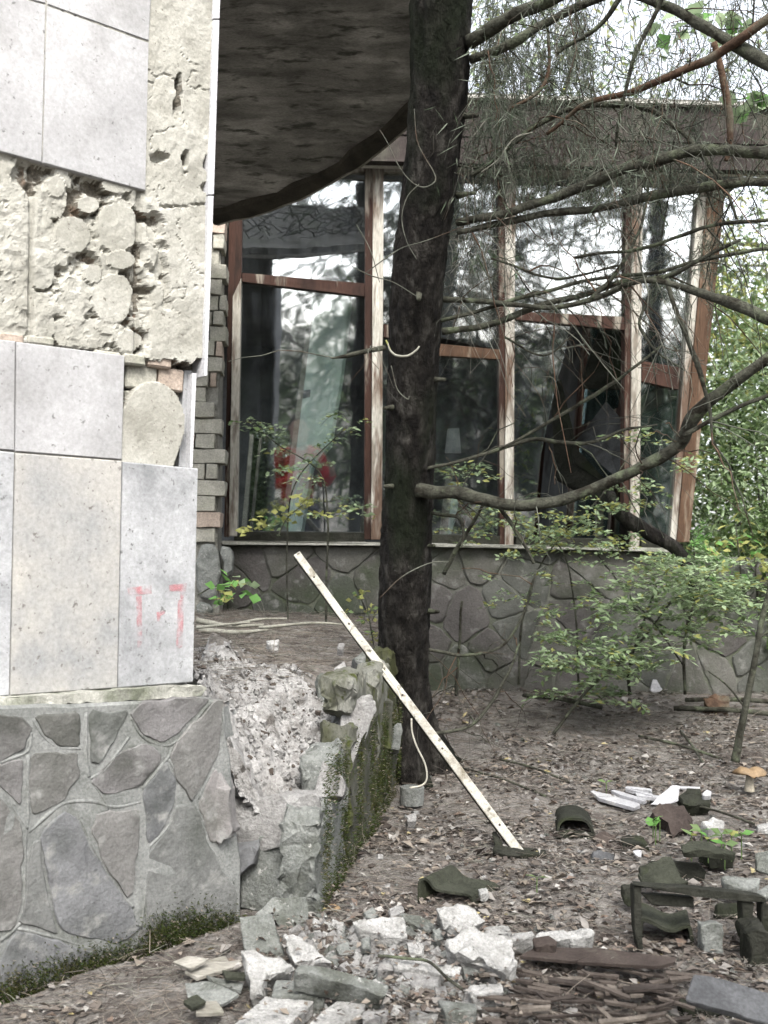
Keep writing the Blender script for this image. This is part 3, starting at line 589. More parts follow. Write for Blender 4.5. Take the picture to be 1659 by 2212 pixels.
# ---- overhanging concrete canopy
ZC = 2.79
def onz(x, y, z): q = ray(x, y); return CAM+q*((z-HC)/q[2])
cB = onz(467, 478, ZC-.03); cn = unit(np.array([0, .21, 1.0]))   # the soffit rises toward the clearing
def oncan(x, y): return onplane(x, y, cB, cn)
cC = oncan(897, 262); cD = oncan(908, -60); cE = oncan(440, -60)
cB2 = cB+unit(cB-cC)*.9; cE = np.array([-1.1, cE[1], cB[2]+.21*(cB[1]-cE[1])])
_edge = [oncan(x, y) for x, y in ((467,477),(560,453),(650,420),(730,380),(795,337),(850,293),(897,250))]
_edge = list(spline(_edge, 16)); _rc = [cB2]+_edge+[cD, cE]
canopy = thing('canopy_slab', cC, 'dark stained concrete canopy slab jutting out above the raised bed, next to the tree', 'canopy')
_e2 = [cB2+(_edge[0]-cB2)*t for t in (0, .33, .66)]+_edge; _nr = [cE+(cD-cE)*(i/(len(_e2)-1))**.8 for i in range(len(_e2))]; _nj = 46
_lo = np.array([[a_+(b_-a_)*j/(_nj-1) for a_, b_ in zip(spline(_e2, 70), spline(_nr, 70))] for j in range(_nj)])
_lo[..., 2] += fbm(_lo[..., 0]*5, _lo[..., 1]*5, 0, 4, 71)*.007+fbm(_lo[..., 0]*30, _lo[..., 1]*30, 0, 3, 72)*.0025
_hi = _lo+np.linspace(.03, .16, _nj)[:, None, None]*UP; K = _nj*70; Fs, mi_ = [], []
for j in range(_nj-1):
    for i in range(69): a_ = j*70+i; Fs += [[a_, a_+70, a_+71, a_+1], [K+a_, K+a_+1, K+a_+71, K+a_+70]]; mi_ += [0, 1]
for i in range(69): Fs += [[i, i+1, K+i+1, K+i], [K-70+i, K+K-70+i, K+K-69+i, K-69+i]]; mi_ += [0, 0]
for j in range(_nj-1): a_ = j*70; Fs += [[a_, K+a_, K+a_+70, a_+70], [a_+69, a_+139, K+a_+139, K+a_+69]]; mi_ += [0, 0]
mesh('slab', np.concatenate([_lo.reshape(-1, 3), _hi.reshape(-1, 3)]), Fs, [M['soffit'], M['mirror_dark']], canopy, mi=mi_, auto=.6)
_in = [unit(np.array([0, -1, .21])+.3*np.array([-1, 0, 0])) for _ in _edge]
def ribbon(name, off, wid, hgt, m):
    V = []
    for i, q in enumerate(_edge):
        j = .5+.5*mnoise.noise(Vector(q*9+off)); a_ = q+_in[i]*off; b_ = q+_in[i]*(off+wid*(.6+.8*j)); V += [a_, b_, b_-UP*hgt*(.5+j), a_-UP*hgt*(.5+j)]
    Fs = [[i*4+k, i*4+(k+1) % 4, i*4+4+(k+1) % 4, i*4+4+k] for i in range(len(_edge)-1) for k in range(4)]+[[0, 1, 2, 3], [len(V)-1, len(V)-2, len(V)-3, len(V)-4]]
    mesh(name, V, Fs, M[m], canopy)
ribbon('drip_edge', .012, .07, .022, 'soffit_edge'); ribbon('edge_lath', -.012, .010, .014, 'wood_grey')

# ---- glazed pavilion, its glass leaning out over its stone base
fd = ray(677, 1005); FD = 4.7; f0 = CAM+fd*FD; fn = -unit(fd); fh = np.array([fn[0], fn[1], 0]); fh = unit(fh); fa = np.array([-fh[1], fh[0], 0])
if fa[0] < 0: fa = -fa
def fp(x, y, off=0.0): return onplane(x, y, f0+fn*off, fn)
pav = thing('glass_pavilion', fp(1000, 1165), 'derelict glazed pavilion with leaning windows, flaking posts and a flat brown roof edge', 'building')
def fpart(name, poly, th, m, off=0.0, bevel=.003, **k):
    return plate(name, [fp(x, y, off) for x, y in poly], fn, th, M[m] if isinstance(m, str) else m, pav, bevel=bevel, **k)
def post(wpoly, bpoly, mw='wood_white', mb='wood_brown'):
    o = fpart('window_post', wpoly, .07, mw, .012, step=.12, rough=.004)
    v, f = plategeo([fp(x, y, 0) for x, y in bpoly], fn, .06, bevel=.003, step=.12, rough=.003); mesh('casing_strip', v, f, M[mb], o); return o
post([(503, 640), (521, 600), (512, 1158), (494, 1158)], [(495, 470), (523, 462), (521.5, 598), (502, 640), (493.5, 1160), (484, 1160)])
post([(806, 358), (829, 358), (825, 1166), (802, 1166)], [(789, 360), (805.5, 360), (801.5, 1166), (787, 1166)])
post([(1092, 372), (1114, 372), (1109, 1178), (1091, 1178)], [(1077, 372), (1091.6, 372), (1090.6, 1178), (1080, 1178)])
post([(1366, 385), (1389, 385), (1381, 1186), (1361, 1186)], [(1352, 385), (1365.6, 385), (1360.6, 1186), (1347, 1186)])
post([(1528, 425), (1566, 425), (1489, 1172), (1462, 1172)], [(1508, 425), (1527.5, 425), (1461.5, 1172), (1447, 1172)], 'wood_orange', 'wood_white')
for k, poly in enumerate(([(522, 589), (788, 612), (788, 640), (522, 608)], [(945, 742), (1080, 755), (1080, 776), (945, 768)], [(1114, 672), (1350, 684), (1350, 713), (1114, 690)], [(1387, 780), (1470, 794), (1466, 842), (1386, 824)], [(829, 700), (945, 716), (945, 742), (829, 728)])):
    fpart('transom', poly, .05, 'wood_orange' if k == 1 else 'wood_brown', .0, step=.1, rough=.003)
for poly in ([(506, 1148), (787, 1151), (787, 1172), (506, 1168)], [(829, 1153), (1080, 1158), (1080, 1178), (829, 1174)], [(1114, 1160), (1346, 1166), (1346, 1186), (1114, 1180)], [(1385, 1166), (1446, 1168), (1446, 1186), (1385, 1184)]):
    fpart('bottom_rail', poly, .06, 'wood_dark', .004, step=.1, rough=.005)
for poly in ([(523, 352), (788, 352), (788, 370), (523, 370)], [(830, 352), (1076, 352), (1076, 372), (830, 372)], [(1115, 356), (1351, 362), (1351, 384), (1115, 378)], [(1390, 366), (1507, 372), (1507, 394), (1390, 388)]):
    fpart('head_rail', poly, .06, 'wood_white', .0, step=.1, rough=.004)
def pane(poly, m='glass'):
    v, f = plategeo([fp(x, y, -.03) for x, y in poly], fn, .004, bevel=.0005); return mesh('window_pane', v, f, M[m], pav)
pane([(521, 368), (789, 368), (789, 614), (521, 592)]); pane([(518, 606), (789, 638), (789, 1152), (508, 1150)])
pane([(828, 368), (1079, 370), (1079, 756), (828, 704)]); pane([(828, 728), (1079, 772), (1082, 1160), (826, 1156)])
pane([(1112, 374), (1354, 380), (1354, 688), (1112, 676)])
pane([(1110, 688), (1232, 700), (1218, 770), (1196, 850), (1168, 985), (1152, 1162), (1110, 1160)])
pane([(1386, 386), (1512, 392), (1474, 798), (1384, 784)])
pane([(1384, 822), (1466, 842), (1448, 1168), (1382, 1166)], 'glass_green')
# roof: fascia boards proud of the heads, ceiling, roof slab
fv0 = fp(1100, 352)+fh*.13
def fv(x, y, off=0.0): return onplane(x, y, fv0+fh*off, fh)
plate('fascia_board', [fv(x, y) for x, y in [(760, 290), (1760, 318), (1760, 372), (760, 346)]], fh, .05, M['fascia'], pav, step=.15, rough=.006, bevel=.003)
plate('fascia_board', [fv(x, y, .006) for x, y in [(760, 204), (1760, 236), (1760, 315), (760, 287)]], fh, .05, M['fascia'], pav, step=.15, rough=.006, bevel=.003)
plate('roof_edge', [fv(x, y, .03) for x, y in [(760, 192), (1760, 224), (1760, 234), (760, 202)]], fh, .10, M['plaster'], pav, step=.1, rough=.012, bevel=.003)
plate('soffit_board', [fv(x, y, -.052) for x, y in [(700, 300), (1760, 320), (1760, 380), (700, 356)]], fh, .03, M['plaster'], pav, bevel=.003)
bk = -fh
Cb = fp(1470, 1170, -.02); Ct = fp(1540, 430, -.02); DEP = 4.1
zc = float(fp(1100, 352)[2]); zfl = float(fp(1000, 1176)[2])-.03
lft = fp(470, 1165, -.05)
def quadslab(name, a, b, c, d, th, m, par=pav):
    nn = unit(np.cross(np.asarray(b)-a, np.asarray(d)-a)); v, f = plategeo([a, b, c, d], nn, th, bevel=.001); return mesh(name, v, f, M[m], par)
def at(p, z): q = np.array(p, float); q[2] = z; return q
r1, r0 = at(Cb, zfl), at(lft-fa*.8, zfl)
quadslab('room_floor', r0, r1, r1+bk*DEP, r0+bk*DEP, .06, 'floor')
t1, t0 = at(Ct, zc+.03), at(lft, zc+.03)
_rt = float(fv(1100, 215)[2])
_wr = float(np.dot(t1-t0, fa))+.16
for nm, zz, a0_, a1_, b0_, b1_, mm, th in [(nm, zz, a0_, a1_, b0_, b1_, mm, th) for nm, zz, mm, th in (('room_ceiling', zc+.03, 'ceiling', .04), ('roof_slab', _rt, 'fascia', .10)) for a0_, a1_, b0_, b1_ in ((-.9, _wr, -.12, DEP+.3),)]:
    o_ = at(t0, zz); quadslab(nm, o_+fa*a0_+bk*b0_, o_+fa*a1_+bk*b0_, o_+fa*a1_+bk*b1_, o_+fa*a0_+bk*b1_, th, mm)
lf2 = lft-fa*.75
for k_ in (1.2, 2.6): v, f = boxgeo((at(lf2, zfl)+at(lf2, zc+.03))/2+bk*k_, fa*.04, bk*.04, UP*(zc+.03-zfl)/2); mesh('window_post', v, f, M['wood_brown'], pav)   # unseen far end left open so daylight reaches the leaning board
# back wall with openings
b0 = f0+bk*DEP
def bp(x, y, off=0.0): return onplane(x, y, b0+fh*off, fh)
bwm = MB()
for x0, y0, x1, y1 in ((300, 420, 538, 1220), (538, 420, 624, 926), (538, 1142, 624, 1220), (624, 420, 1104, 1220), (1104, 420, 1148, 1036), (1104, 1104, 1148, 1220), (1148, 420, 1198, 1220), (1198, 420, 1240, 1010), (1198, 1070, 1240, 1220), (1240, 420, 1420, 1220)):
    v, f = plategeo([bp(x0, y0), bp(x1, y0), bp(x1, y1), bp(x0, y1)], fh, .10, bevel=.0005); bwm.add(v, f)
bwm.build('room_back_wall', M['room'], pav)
# side glazing going back from the corner
def sd(k, t): return (Cb*(1-t)+Ct*t)+bk*k
sn = unit(np.cross(bk, Ct-Cb)); sn = sn if sn[0] > 0 else -sn
def spart(name, k0, k1, t0, t1, th, m, off=0.0): v, f = plategeo([sd(k0, t0)+sn*off, sd(k1, t0)+sn*off, sd(k1, t1)+sn*off, sd(k0, t1)+sn*off], sn, th, bevel=.001); return mesh(name, v, f, M[m], pav)
for k0 in (.95, 1.95, 2.95): spart('window_post', k0, k0+.07, 0, 1, .07, 'wood_brown', .01)
spart('transom', .06, .94, .43, .49, .05, 'wood_brown'); spart('transom', 1.03, 1.94, .43, .49, .05, 'wood_brown')
for k0 in (.06, 1.03): spart('window_pane', k0, k0+.90, .49, .98, .004, 'glass_green', -.03); spart('window_pane', k0, k0+.90, .02, .43, .004, 'glass_green', -.03)
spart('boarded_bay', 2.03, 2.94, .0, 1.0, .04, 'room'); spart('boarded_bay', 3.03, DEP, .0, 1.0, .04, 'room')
spart('bottom_rail', 0.0, DEP, -.03, -.005, .07, 'wood_dark', .015); spart('head_rail', 0.0, DEP, 1.005, 1.03, .07, 'wood_brown', .012)

# ---- the rough stone wall the glazing stands on
s0p = fp(900, 1172, .03); 
def sp(x, y, off=0.0): return onplane(x, y, s0p+fh*off, fh)
base = thing('stone_base_wall', sp(1200, 1500), 'rough crazy-paved stone wall below the leaning windows', 'wall')
plate('mortar_bed', [sp(x, y, -.006) for x, y in [(380, 1172), (830, 1174), (1450, 1188), (1500, 1200), (1800, 1212), (1800, 1560), (830, 1560), (380, 1560)]], fh, .28, M['far_joint'], base, step=.12, rough=.01)
_rr = random.Random(5); _sx = []
for ix in range(21):
    for iy in range(3):
        _sx.append(np.array([490+ix*62+_rr.uniform(-26, 26)+(31 if iy % 2 else 0), 1215+iy*125+_rr.uniform(-58, 58)]))
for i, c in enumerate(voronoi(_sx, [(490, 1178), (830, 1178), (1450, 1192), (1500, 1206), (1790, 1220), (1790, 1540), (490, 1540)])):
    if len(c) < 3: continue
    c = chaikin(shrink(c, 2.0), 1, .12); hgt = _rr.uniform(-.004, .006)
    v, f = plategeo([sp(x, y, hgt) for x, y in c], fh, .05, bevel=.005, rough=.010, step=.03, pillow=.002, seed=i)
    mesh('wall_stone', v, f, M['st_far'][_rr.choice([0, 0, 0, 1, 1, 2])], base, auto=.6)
v, f = plategeo([sp(x, y, .05) for x, y in [(480, 1168), (835, 1171), (1448, 1184), (1448, 1192), (835, 1179), (480, 1176)]], fh, .10, bevel=.004, step=.05, rough=.012); mesh('sill_course', v, f, M['ledge'], base)

# ---- brick pier between the clad wall and the glazing
q0 = P(455, 1160, 4.42)
def pp(x, y, off=0.0): return onplane(x, y, q0+fh*off, fh)
pier = thing('brick_pier', pp(455, 1340), 'narrow crumbling pier of pale bricks between clad wall and first window post', 'pier')
a0 = np.dot(pp(380, 800)-q0, fa); ztop = float(pp(455, 455)[2]); zbot = float(pp(455, 1172)[2])
plate('mortar_core', [pp(x, y, -.02) for x, y in [(360, 420), (478, 420), (474, 800), (470, 1170), (474, 1360), (360, 1360)]], fh, .2, M['grout'], pier, step=.08, rough=.008)
_rr = random.Random(3); z = zbot; row = 0
while z < ztop+.1:
    hh = .062+_rr.uniform(-.003, .003); a = a0-_rr.uniform(0, .12); xr = (486 if row % 2 else 476)+_rr.uniform(-9, 7); amax = np.dot(pp(xr, 800)-q0, fa)-.02*0
    while a < amax-.02:
        L = _rr.choice([.12, .12, .12, .20, .08]); e = min(a+L, amax)
        if e-a > .025 and _rr.random() > .03:
            ctr = q0+fa*((a+e)/2)+fh*(_rr.uniform(-.014, .012)-.055); ctr[2] = z+hh/2
            roughbox('brick', ctr, fa*((e-a)/2-.0015), fh*.06, UP*(hh/2-.001), M['brick_pink'] if _rr.random() < .1 else M['brick'], pier, cuts=3, amp=.0045, bev=.002, seed=row*7+a)
        a = e+.004
    z += hh+.003; row += 1
for i, poly in enumerate(([(424, 1180), (470, 1176), (478, 1240), (462, 1300), (426, 1290)], [(424, 1296), (460, 1306), (452, 1350), (424, 1352)], [(474, 1182), (500, 1180), (505, 1230), (486, 1250)])):
    v, f = plategeo(chaikin([pp(x, y, .02) for x, y in poly], 1), fh, .08, bevel=.008, rough=.012, step=.03, pillow=.008, seed=i+50); mesh('foot_stone', v, f, M['concrete_grey'], pier)

# ============================================================ TREES AND GREENERY
def leafgeo(pos, dirs, nrm, ln, wd, fold=.25):
    """N folded leaves of two faces each; returns vertex and face arrays"""
    pos, dirs, nrm = [np.asarray(q, float) for q in (pos, dirs, nrm)]; ln = np.broadcast_to(np.asarray(ln, float), (len(pos),))[:, None]; wd = np.broadcast_to(np.asarray(wd, float), (len(pos),))[:, None]
    dirs = dirs/(np.linalg.norm(dirs, axis=1)[:, None]+1e-9); sd_ = np.cross(nrm, dirs); sd_ /= (np.linalg.norm(sd_, axis=1)[:, None]+1e-9); up = np.cross(dirs, sd_)
    a = pos; m = pos+dirs*ln*.45; b = m+sd_*wd*.5+up*wd*fold; c = m-sd_*wd*.5+up*wd*fold; d = pos+dirs*ln
    V = np.stack([a, b, d, c], 1).reshape(-1, 3); k = np.arange(len(pos))*4
    Fc = np.stack([np.stack([k, k+1, k+2], 1), np.stack([k, k+2, k+3], 1)], 1).reshape(-1, 3)
    return V, Fc
def rdir(n, zs=1.0):
    v = rng.normal(size=(n, 3)); v[:, 2] *= zs; return v/np.linalg.norm(v, axis=1)[:, None]
def leafmesh(name, pos, dirs, nrm, ln, wd, mats, parent=None, kind=None, fold=.25, probs=None):
    V, Fc = leafgeo(pos, dirs, nrm, ln, wd, fold); mats = mats if isinstance(mats, list) else [mats]
    mi = np.repeat(rng.choice(len(mats), len(pos), p=probs), 2)
    me = bpy.data.meshes.new(name); me.vertices.add(len(V)); me.vertices.foreach_set('co', V.ravel()); me.loops.add(Fc.size); me.loops.foreach_set('vertex_index', Fc.ravel().astype(np.int32))
    me.polygons.add(len(Fc)); me.polygons.foreach_set('loop_start', np.arange(0, Fc.size, 3, dtype=np.int32)); me.polygons.foreach_set('material_index', mi.astype(np.int32))
    for m in mats: me.materials.append(m)
    me.update(calc_edges=True); me.validate(); return link(name, me, parent, kind)
def strands(name, lines, rad, mats, parent=None, kind='stuff', mi=None):
    """thin three-sided twigs, all of m points each, joined"""
    lines = np.asarray(lines, float); n, m, _ = lines.shape; rad = np.asarray(rad, float)
    if rad.ndim == 1: rad = rad[:, None]*np.linspace(1, .45, m)[None, :]
    t = np.gradient(lines, axis=1); t /= (np.linalg.norm(t, axis=2, keepdims=True)+1e-9)
    ref = np.where(np.abs(t[..., 2:3]) < .9, np.array([0, 0, 1.0]), np.array([1.0, 0, 0])); a = np.cross(t, ref); a /= (np.linalg.norm(a, axis=2, keepdims=True)+1e-9); b = np.cross(t, a)
    V = np.stack([lines+rad[..., None]*(math.cos(q)*a+math.sin(q)*b) for q in (0, 2.094, 4.189)], 2)  # n,m,3,3
    base_ = (np.arange(n)[:, None]*m+np.arange(m-1)[None, :])*3; fs = []
    for k in range(3):
        k2 = (k+1) % 3; fs.append(np.stack([base_+k, base_+k2, base_+3+k2, base_+3+k], -1))
    Fq = np.stack(fs, 2).reshape(-1, 4); V = V.reshape(-1, 3); mats = mats if isinstance(mats, list) else [mats]
    me = bpy.data.meshes.new(name); me.vertices.add(len(V)); me.vertices.foreach_set('co', V.ravel()); me.loops.add(Fq.size); me.loops.foreach_set('vertex_index', Fq.ravel().astype(np.int32))
    me.polygons.add(len(Fq)); me.polygons.foreach_set('loop_start', np.arange(0, Fq.size, 4, dtype=np.int32))
    if mi is not None: me.polygons.foreach_set('material_index', np.repeat(np.asarray(mi), (m-1)*3).astype(np.int32))
    for mm in mats: me.materials.append(mm)
    me.update(calc_edges=True); return link(name, me, parent, kind)
def curve_strands(starts, dirs, length, m=6, sag=0.0, wig=.12):
    n = len(starts); length = np.broadcast_to(np.asarray(length, float), (n,)); t = np.linspace(0, 1, m)
    d = dirs/(np.linalg.norm(dirs, axis=1)[:, None]+1e-9)
    out = starts[:, None, :]+d[:, None, :]*(length[:, None]*t[None, :])[..., None]
    out[..., 2] -= (np.broadcast_to(np.asarray(sag, float), (n,))[:, None]*length[:, None]*t[None, :]**2)
    w = np.cumsum(rng.normal(size=(n, m, 3))*wig/m, axis=1); w -= w[:, :1]; return out+w*length[:, None, None]

# ---- the dark spruce in front of the pavilion
tpts = [(884, 1690, 3.52), (876, 1560, 3.48), (872, 1400, 3.42), (876, 1200, 3.33), (886, 1000, 3.25), (894, 800, 3.17), (904, 600, 3.08), (926, 400, 3.0), (946, 200, 2.93), (953, 0, 2.85), (965, -220, 2.77), (975, -500, 2.68)]
trw = [118, 108, 108, 110, 106, 108, 114, 118, 122, 130, 134, 138]
_tp = spline([list(P(x, y, d))+[w/2*d/F] for (x, y, d), w in zip(tpts, trw)], 220)
spruce = thing('spruce_tree', _tp[0][:3], 'dark bare-limbed spruce standing beside the raised bed, trunk rising out of the picture', 'tree')
_tv, _tf = tubegeo(_tp[:, :3], _tp[:, 3], 64)
_tv = np.array(_tv); _ctr = np.repeat(_tp[:, :3], 64, 0); _dv = _tv-_ctr; _rad = np.linalg.norm(_dv, axis=1)
_ang = np.tile(np.arange(64), 220)*2*PI/64
_bn = fbm(np.cos(_ang)*3.2, np.sin(_ang)*3.2, _tv[:, 2]*4.5, 4, 3)*.06+fbm(np.cos(_ang)*8, np.sin(_ang)*8, _tv[:, 2]*26, 3, 4)*.05-np.exp(-(fbm(np.cos(_ang)*4.5, np.sin(_ang)*4.5, _tv[:, 2]*13, 3, 6)/.16)**2)*.07
_fl = np.clip((1.02-_tv[:, 2])/.25, 0, 1)**2*.55*(1+.6*np.sin(_ang*5))
_tv = _ctr+_dv*(1+_bn+_fl)[:, None]
mesh('trunk', _tv, _tf, M['bark'], spruce, smooth=True)
_bl = [  # branches: (x, y, width) along the limb, depth at the trunk and at the tip
 ([(900,1060,36),(1000,1068,30),(1090,1090,28),(1190,1085,27),(1290,1052,27),(1390,1008,27),(1465,962,32),(1495,905,31),(1560,845,28),(1620,800,26),(1700,740,24)], 3.2, 2.75),
 ([(1478,945,13),(1560,895,12),(1659,858,11),(1720,840,10)], 2.86, 2.8), ([(985,482,18),(1075,462,19),(1180,435,21),(1260,405,24),(1330,372,26),(1420,348,28),(1500,325,28),(1580,322,27),(1700,338,26)], 3.0, 2.6),
 ([(985,499,13),(1100,480,15),(1200,462,17),(1300,445,18),(1400,425,21),(1500,408,23),(1600,395,22),(1700,392,20)], 3.0, 2.7), ([(955,645,14),(1040,648,13),(1120,658,12),(1200,662,12),(1290,640,13),(1370,612,13),(1440,596,12),(1500,565,10),(1600,520,8)], 3.1, 2.8),
 ([(1300,640,9),(1370,610,11),(1440,608,13),(1530,638,22),(1600,662,28),(1700,708,30)], 2.9, 2.6), ([(955,715,16),(1050,700,15),(1140,668,16),(1250,640,14),(1330,612,12),(1400,600,10)], 3.1, 2.95),
 ([(950,690,9),(1100,652,10),(1250,610,9),(1400,590,9),(1520,558,10),(1700,530,10)], 3.1, 2.9), ([(1015,88,34),(1090,45,32),(1170,10,30),(1260,-40,28)], 2.85, 2.6), ([(1015,132,20),(1090,100,22),(1200,40,20),(1330,-20,18)], 2.9, 2.8),
 ([(1020,380,9),(1050,360,11),(1110,305,12),(1180,258,13),(1260,226,14),(1330,225,14),(1400,237,13),(1450,268,13),(1500,310,12),(1560,390,9),(1590,470,6)], 3.0, 2.8),
 ([(1180,290,8),(1260,228,11),(1370,200,16),(1480,150,20),(1560,110,22),(1700,10,24)], 2.95, 2.5), ([(1250,-90,16),(1380,-10,20),(1480,35,25),(1580,90,28),(1659,140,30),(1730,190,30)], 2.75, 2.5),
 ([(1545,90,14),(1562,170,17),(1572,240,18),(1576,320,14),(1568,350,10)], 2.7, 2.7), ([(832,750,14),(800,757,13),(760,765,12),(732,770,7),(714,773,3)], 3.12, 3.0),
 ([(905,1400,9),(980,1415,9),(1050,1410,8),(1100,1380,7),(1140,1300,6),(1160,1235,4)], 3.4, 3.5), ([(935,1588,9),(1010,1570,8),(1060,1520,8),(1100,1450,7),(1125,1390,5)], 3.4, 3.6), ([(930,1110,10),(990,1115,9),(1003,1150,7),(1000,1180,4)], 3.25, 3.2),
 ([(915,1015,10),(1030,985,9),(1150,950,11),(1260,958,9),(1350,930,7),(1420,920,4)], 3.2, 3.3), ([(1080,970,6),(1200,905,9),(1290,850,10),(1380,790,8),(1430,745,5)], 3.2, 3.2), ([(1280,645,11),(1330,592,10),(1372,520,8),(1392,450,6),(1400,370,4)], 2.95, 3.0),
 ([(1440,600,11),(1470,700,12),(1512,800,12),(1535,900,8),(1540,960,5)], 2.85, 2.8), ([(960,1240,10),(1010,1150,9),(1040,1090,7)], 3.5, 3.4), ([(1150,1215,8),(1110,1140,9),(1075,1085,12)], 3.1, 3.15), ([(1000,1300,6),(990,1420,7),(985,1500,8)], 3.5, 3.6),
 ([(920,330,7),(1010,365,6),(1080,350,6),(1150,300,4)], 2.95, 3.1), ([(1100,240,6),(1165,200,9),(1188,140,9),(1185,60,7)], 2.9, 2.9), ([(1400,640,8),(1380,700,7),(1420,760,6),(1480,800,4)], 2.95, 2.9), ([(1200,120,9),(1290,60,11),(1340,-10,12)], 2.7, 2.6), ([(1330,320,7),(1345,230,9),(1372,120,10),(1420,20,11),(1450,-60,11)], 2.8, 2.6),
 ([(1240,560,7),(1330,545,8),(1440,520,9),(1540,490,9),(1700,470,10)], 3.0, 2.7), ([(1090,730,5),(1180,765,5),(1240,720,4)], 3.1, 3.1), ([(1060,560,6),(1150,590,6),(1240,600,6),(1340,575,6)], 3.1, 3.0)]
_limbs = []
for k, (pp_, d0, d1) in enumerate(_bl):
    n = len(pp_); q = spline([list(P(x, y, d0+(d1-d0)*i/(n-1)))+[w*.5*(d0+(d1-d0)*i/(n-1))/F] for i, (x, y, w) in enumerate(pp_)], n*7)
    q[:, :3] += np.stack([fbm(q[:, 0]*9+k, q[:, 2]*9, 0, 2, 30+j) for j in range(3)], 1)*.005
    _limbs.append(q); v, f = tubegeo(q[:, :3], np.maximum(q[:, 3]*.92, .0012), 9 if q[:, 3].max() > .01 else 6, .28)
    mesh('branch', v, f, M['branch_red'] if k in (11, 13, 26) else M['branch'], spruce, smooth=True)
# peeled white hook and curled bare twigs on the trunk
for pts, m in (([(838,742,7),(842,756,11),(856,768,13),(880,769,13),(898,758,11),(906,748,8)], 'twig_pale'), ([(838,742,8),(834,736,8),(845,760,8)], 'leaf_y'),
   ([(895,235,4),(900,300,5),(915,335,5),(936,370,6),(940,392,7),(915,405,7),(888,392,5),(862,360,4),(838,310,4),(820,280,3)], 'twig'), ([(905,398,5),(880,425,5),(868,470,5),(878,520,5),(900,560,4)], 'twig'), ([(820,1292,4),(870,1245,7),(930,1216,6),(970,1214,4)], 'twig'),
   ([(790,590,4),(830,560,6),(870,535,5),(920,520,4),(1000,490,3)], 'twig'), ([(760,575,4),(800,595,6),(850,610,4),(900,640,3)], 'twig'), ([(845,790,4),(858,840,4),(880,862,5),(884,856,4)], 'twig'), ([(770,485,3),(800,540,4),(820,610,4)], 'twig'), ([(1040,372,6),(1075,345,7),(1110,300,8),(1150,286,7)], 'twig_pale')):
    q = spline([list(P(x, y, 2.9))+[w*.22*2.9/F] for x, y, w in pts], 26); v, f = tubegeo(q[:, :3], q[:, 3], 6, .2); mesh('curled_twig', v, f, M[m], spruce, smooth=True)
# fine dead twigs: sub-twigs growing from every limb, then hair off those
def grow(limbs, per_m, lmin, lmax, rmin, rmax, sag, down=.3, m=6):
    S, D, L, R = [], [], [], []
    for q in limbs:
        seg_ = np.linalg.norm(np.diff(q[:, :3], axis=0), axis=1); tot = seg_.sum(); n = max(1, int(tot*per_m))
        for _ in range(n):
            i = rng.integers(1, len(q)-1); t = unit(q[i+1, :3]-q[i-1, :3]); s_ = unit(rng.normal(size=3)); s_ = unit(s_-t*np.dot(s_, t)); s_[2] -= down
            S.append(q[i, :3]); D.append(unit(t*rng.uniform(.1, .9)+s_*rng.uniform(.5, 1.1))); L.append(rng.uniform(lmin, lmax)); R.append(rng.uniform(rmin, rmax))
    return np.array(S), np.array(D), np.array(L), np.array(R)
S, D, L, R = grow([q for q in _limbs], 13, .10, .42, .0011, .0030, .35, .12)
_t1 = curve_strands(S, D, L, 7, .3, .22); strands('twig_spray', _t1, R, [M['twig'], M['branch_red'], M['branch']], spruce, 'stuff', rng.choice(3, len(S), p=[.6, .2, .2]))
_sub = np.concatenate([_t1[:, k] for k in (2, 3, 4, 5)]); _sd = np.concatenate([_t1[:, k+1]-_t1[:, k-1] for k in (2, 3, 4, 5)])
_pick = rng.random(len(_sub)) < .5; _sub, _sd = _sub[_pick], _sd[_pick]; _sd = _sd/(np.linalg.norm(_sd, axis=1)[:, None]+1e-9)+rng.normal(size=_sd.shape)*.55
strands('fine_twigs', curve_strands(_sub, _sd, rng.uniform(.05, .2, len(_sub)), 5, .4, .4), rng.uniform(.0006, .0012, len(_sub)), M['twig'], spruce, 'stuff')
# hanging curtains of dead twigs from the higher limbs
n = 190; hx = 1030+670*rng.random(n)**1.5; hy = rng.uniform(-260, 120, n)+np.where(rng.random(n) < .35, 260, 0); hd = rng.uniform(2.7, 4.0, n)
hs = np.array([P(a, b, c) for a, b, c in zip(hx, hy, hd)]); hdir = np.stack([rng.normal(-.1, .35, n), rng.normal(0, .35, n), rng.uniform(-1.2, -.5, n)], 1)
_hc = curve_strands(hs, hdir, rng.uniform(.15, .5, n), 9, .25, .35); strands('hanging_twigs', _hc, rng.uniform(.0010, .0024, n), [M['twig'], M['branch_red'], M['twig_pale']], spruce, 'stuff', rng.choice(3, n, p=[.7, .2, .1]))
_sub = np.concatenate([_hc[:, k] for k in range(1, 8)]); _sd = np.concatenate([_hc[:, k+1]-_hc[:, k-1] for k in range(1, 8)]); _sd = _sd/(np.linalg.norm(_sd, axis=1)[:, None]+1e-9)+rng.normal(size=_sd.shape)*.6
strands('fine_twigs', curve_strands(_sub, _sd, rng.uniform(.04, .16, len(_sub)), 4, .5, .4), rng.uniform(.0005, .0010, len(_sub)), M['twig'], spruce, 'stuff')
n = 9000; c_ = _sub[rng.integers(0, len(_sub), n)]+rng.normal(size=(n, 3))*.025
leafmesh('needle_sprays', c_, rdir(n)+np.array([0, 0, -.8]), rdir(n), rng.uniform(.03, .07, n), rng.uniform(.002, .004, n), [M['needle_g'], M['needle']], spruce, 'stuff', probs=[.7, .3])
cl = np.array([P(a, b, c) for a, b, c in zip(rng.uniform(1030, 1290, 46), rng.uniform(40, 340, 46), rng.uniform(3.0, 3.9, 46))]+[P(a, b, c) for a, b, c in zip(rng.uniform(1250, 1700, 30), rng.uniform(230, 620, 30), rng.uniform(2.9, 3.7, 30))])
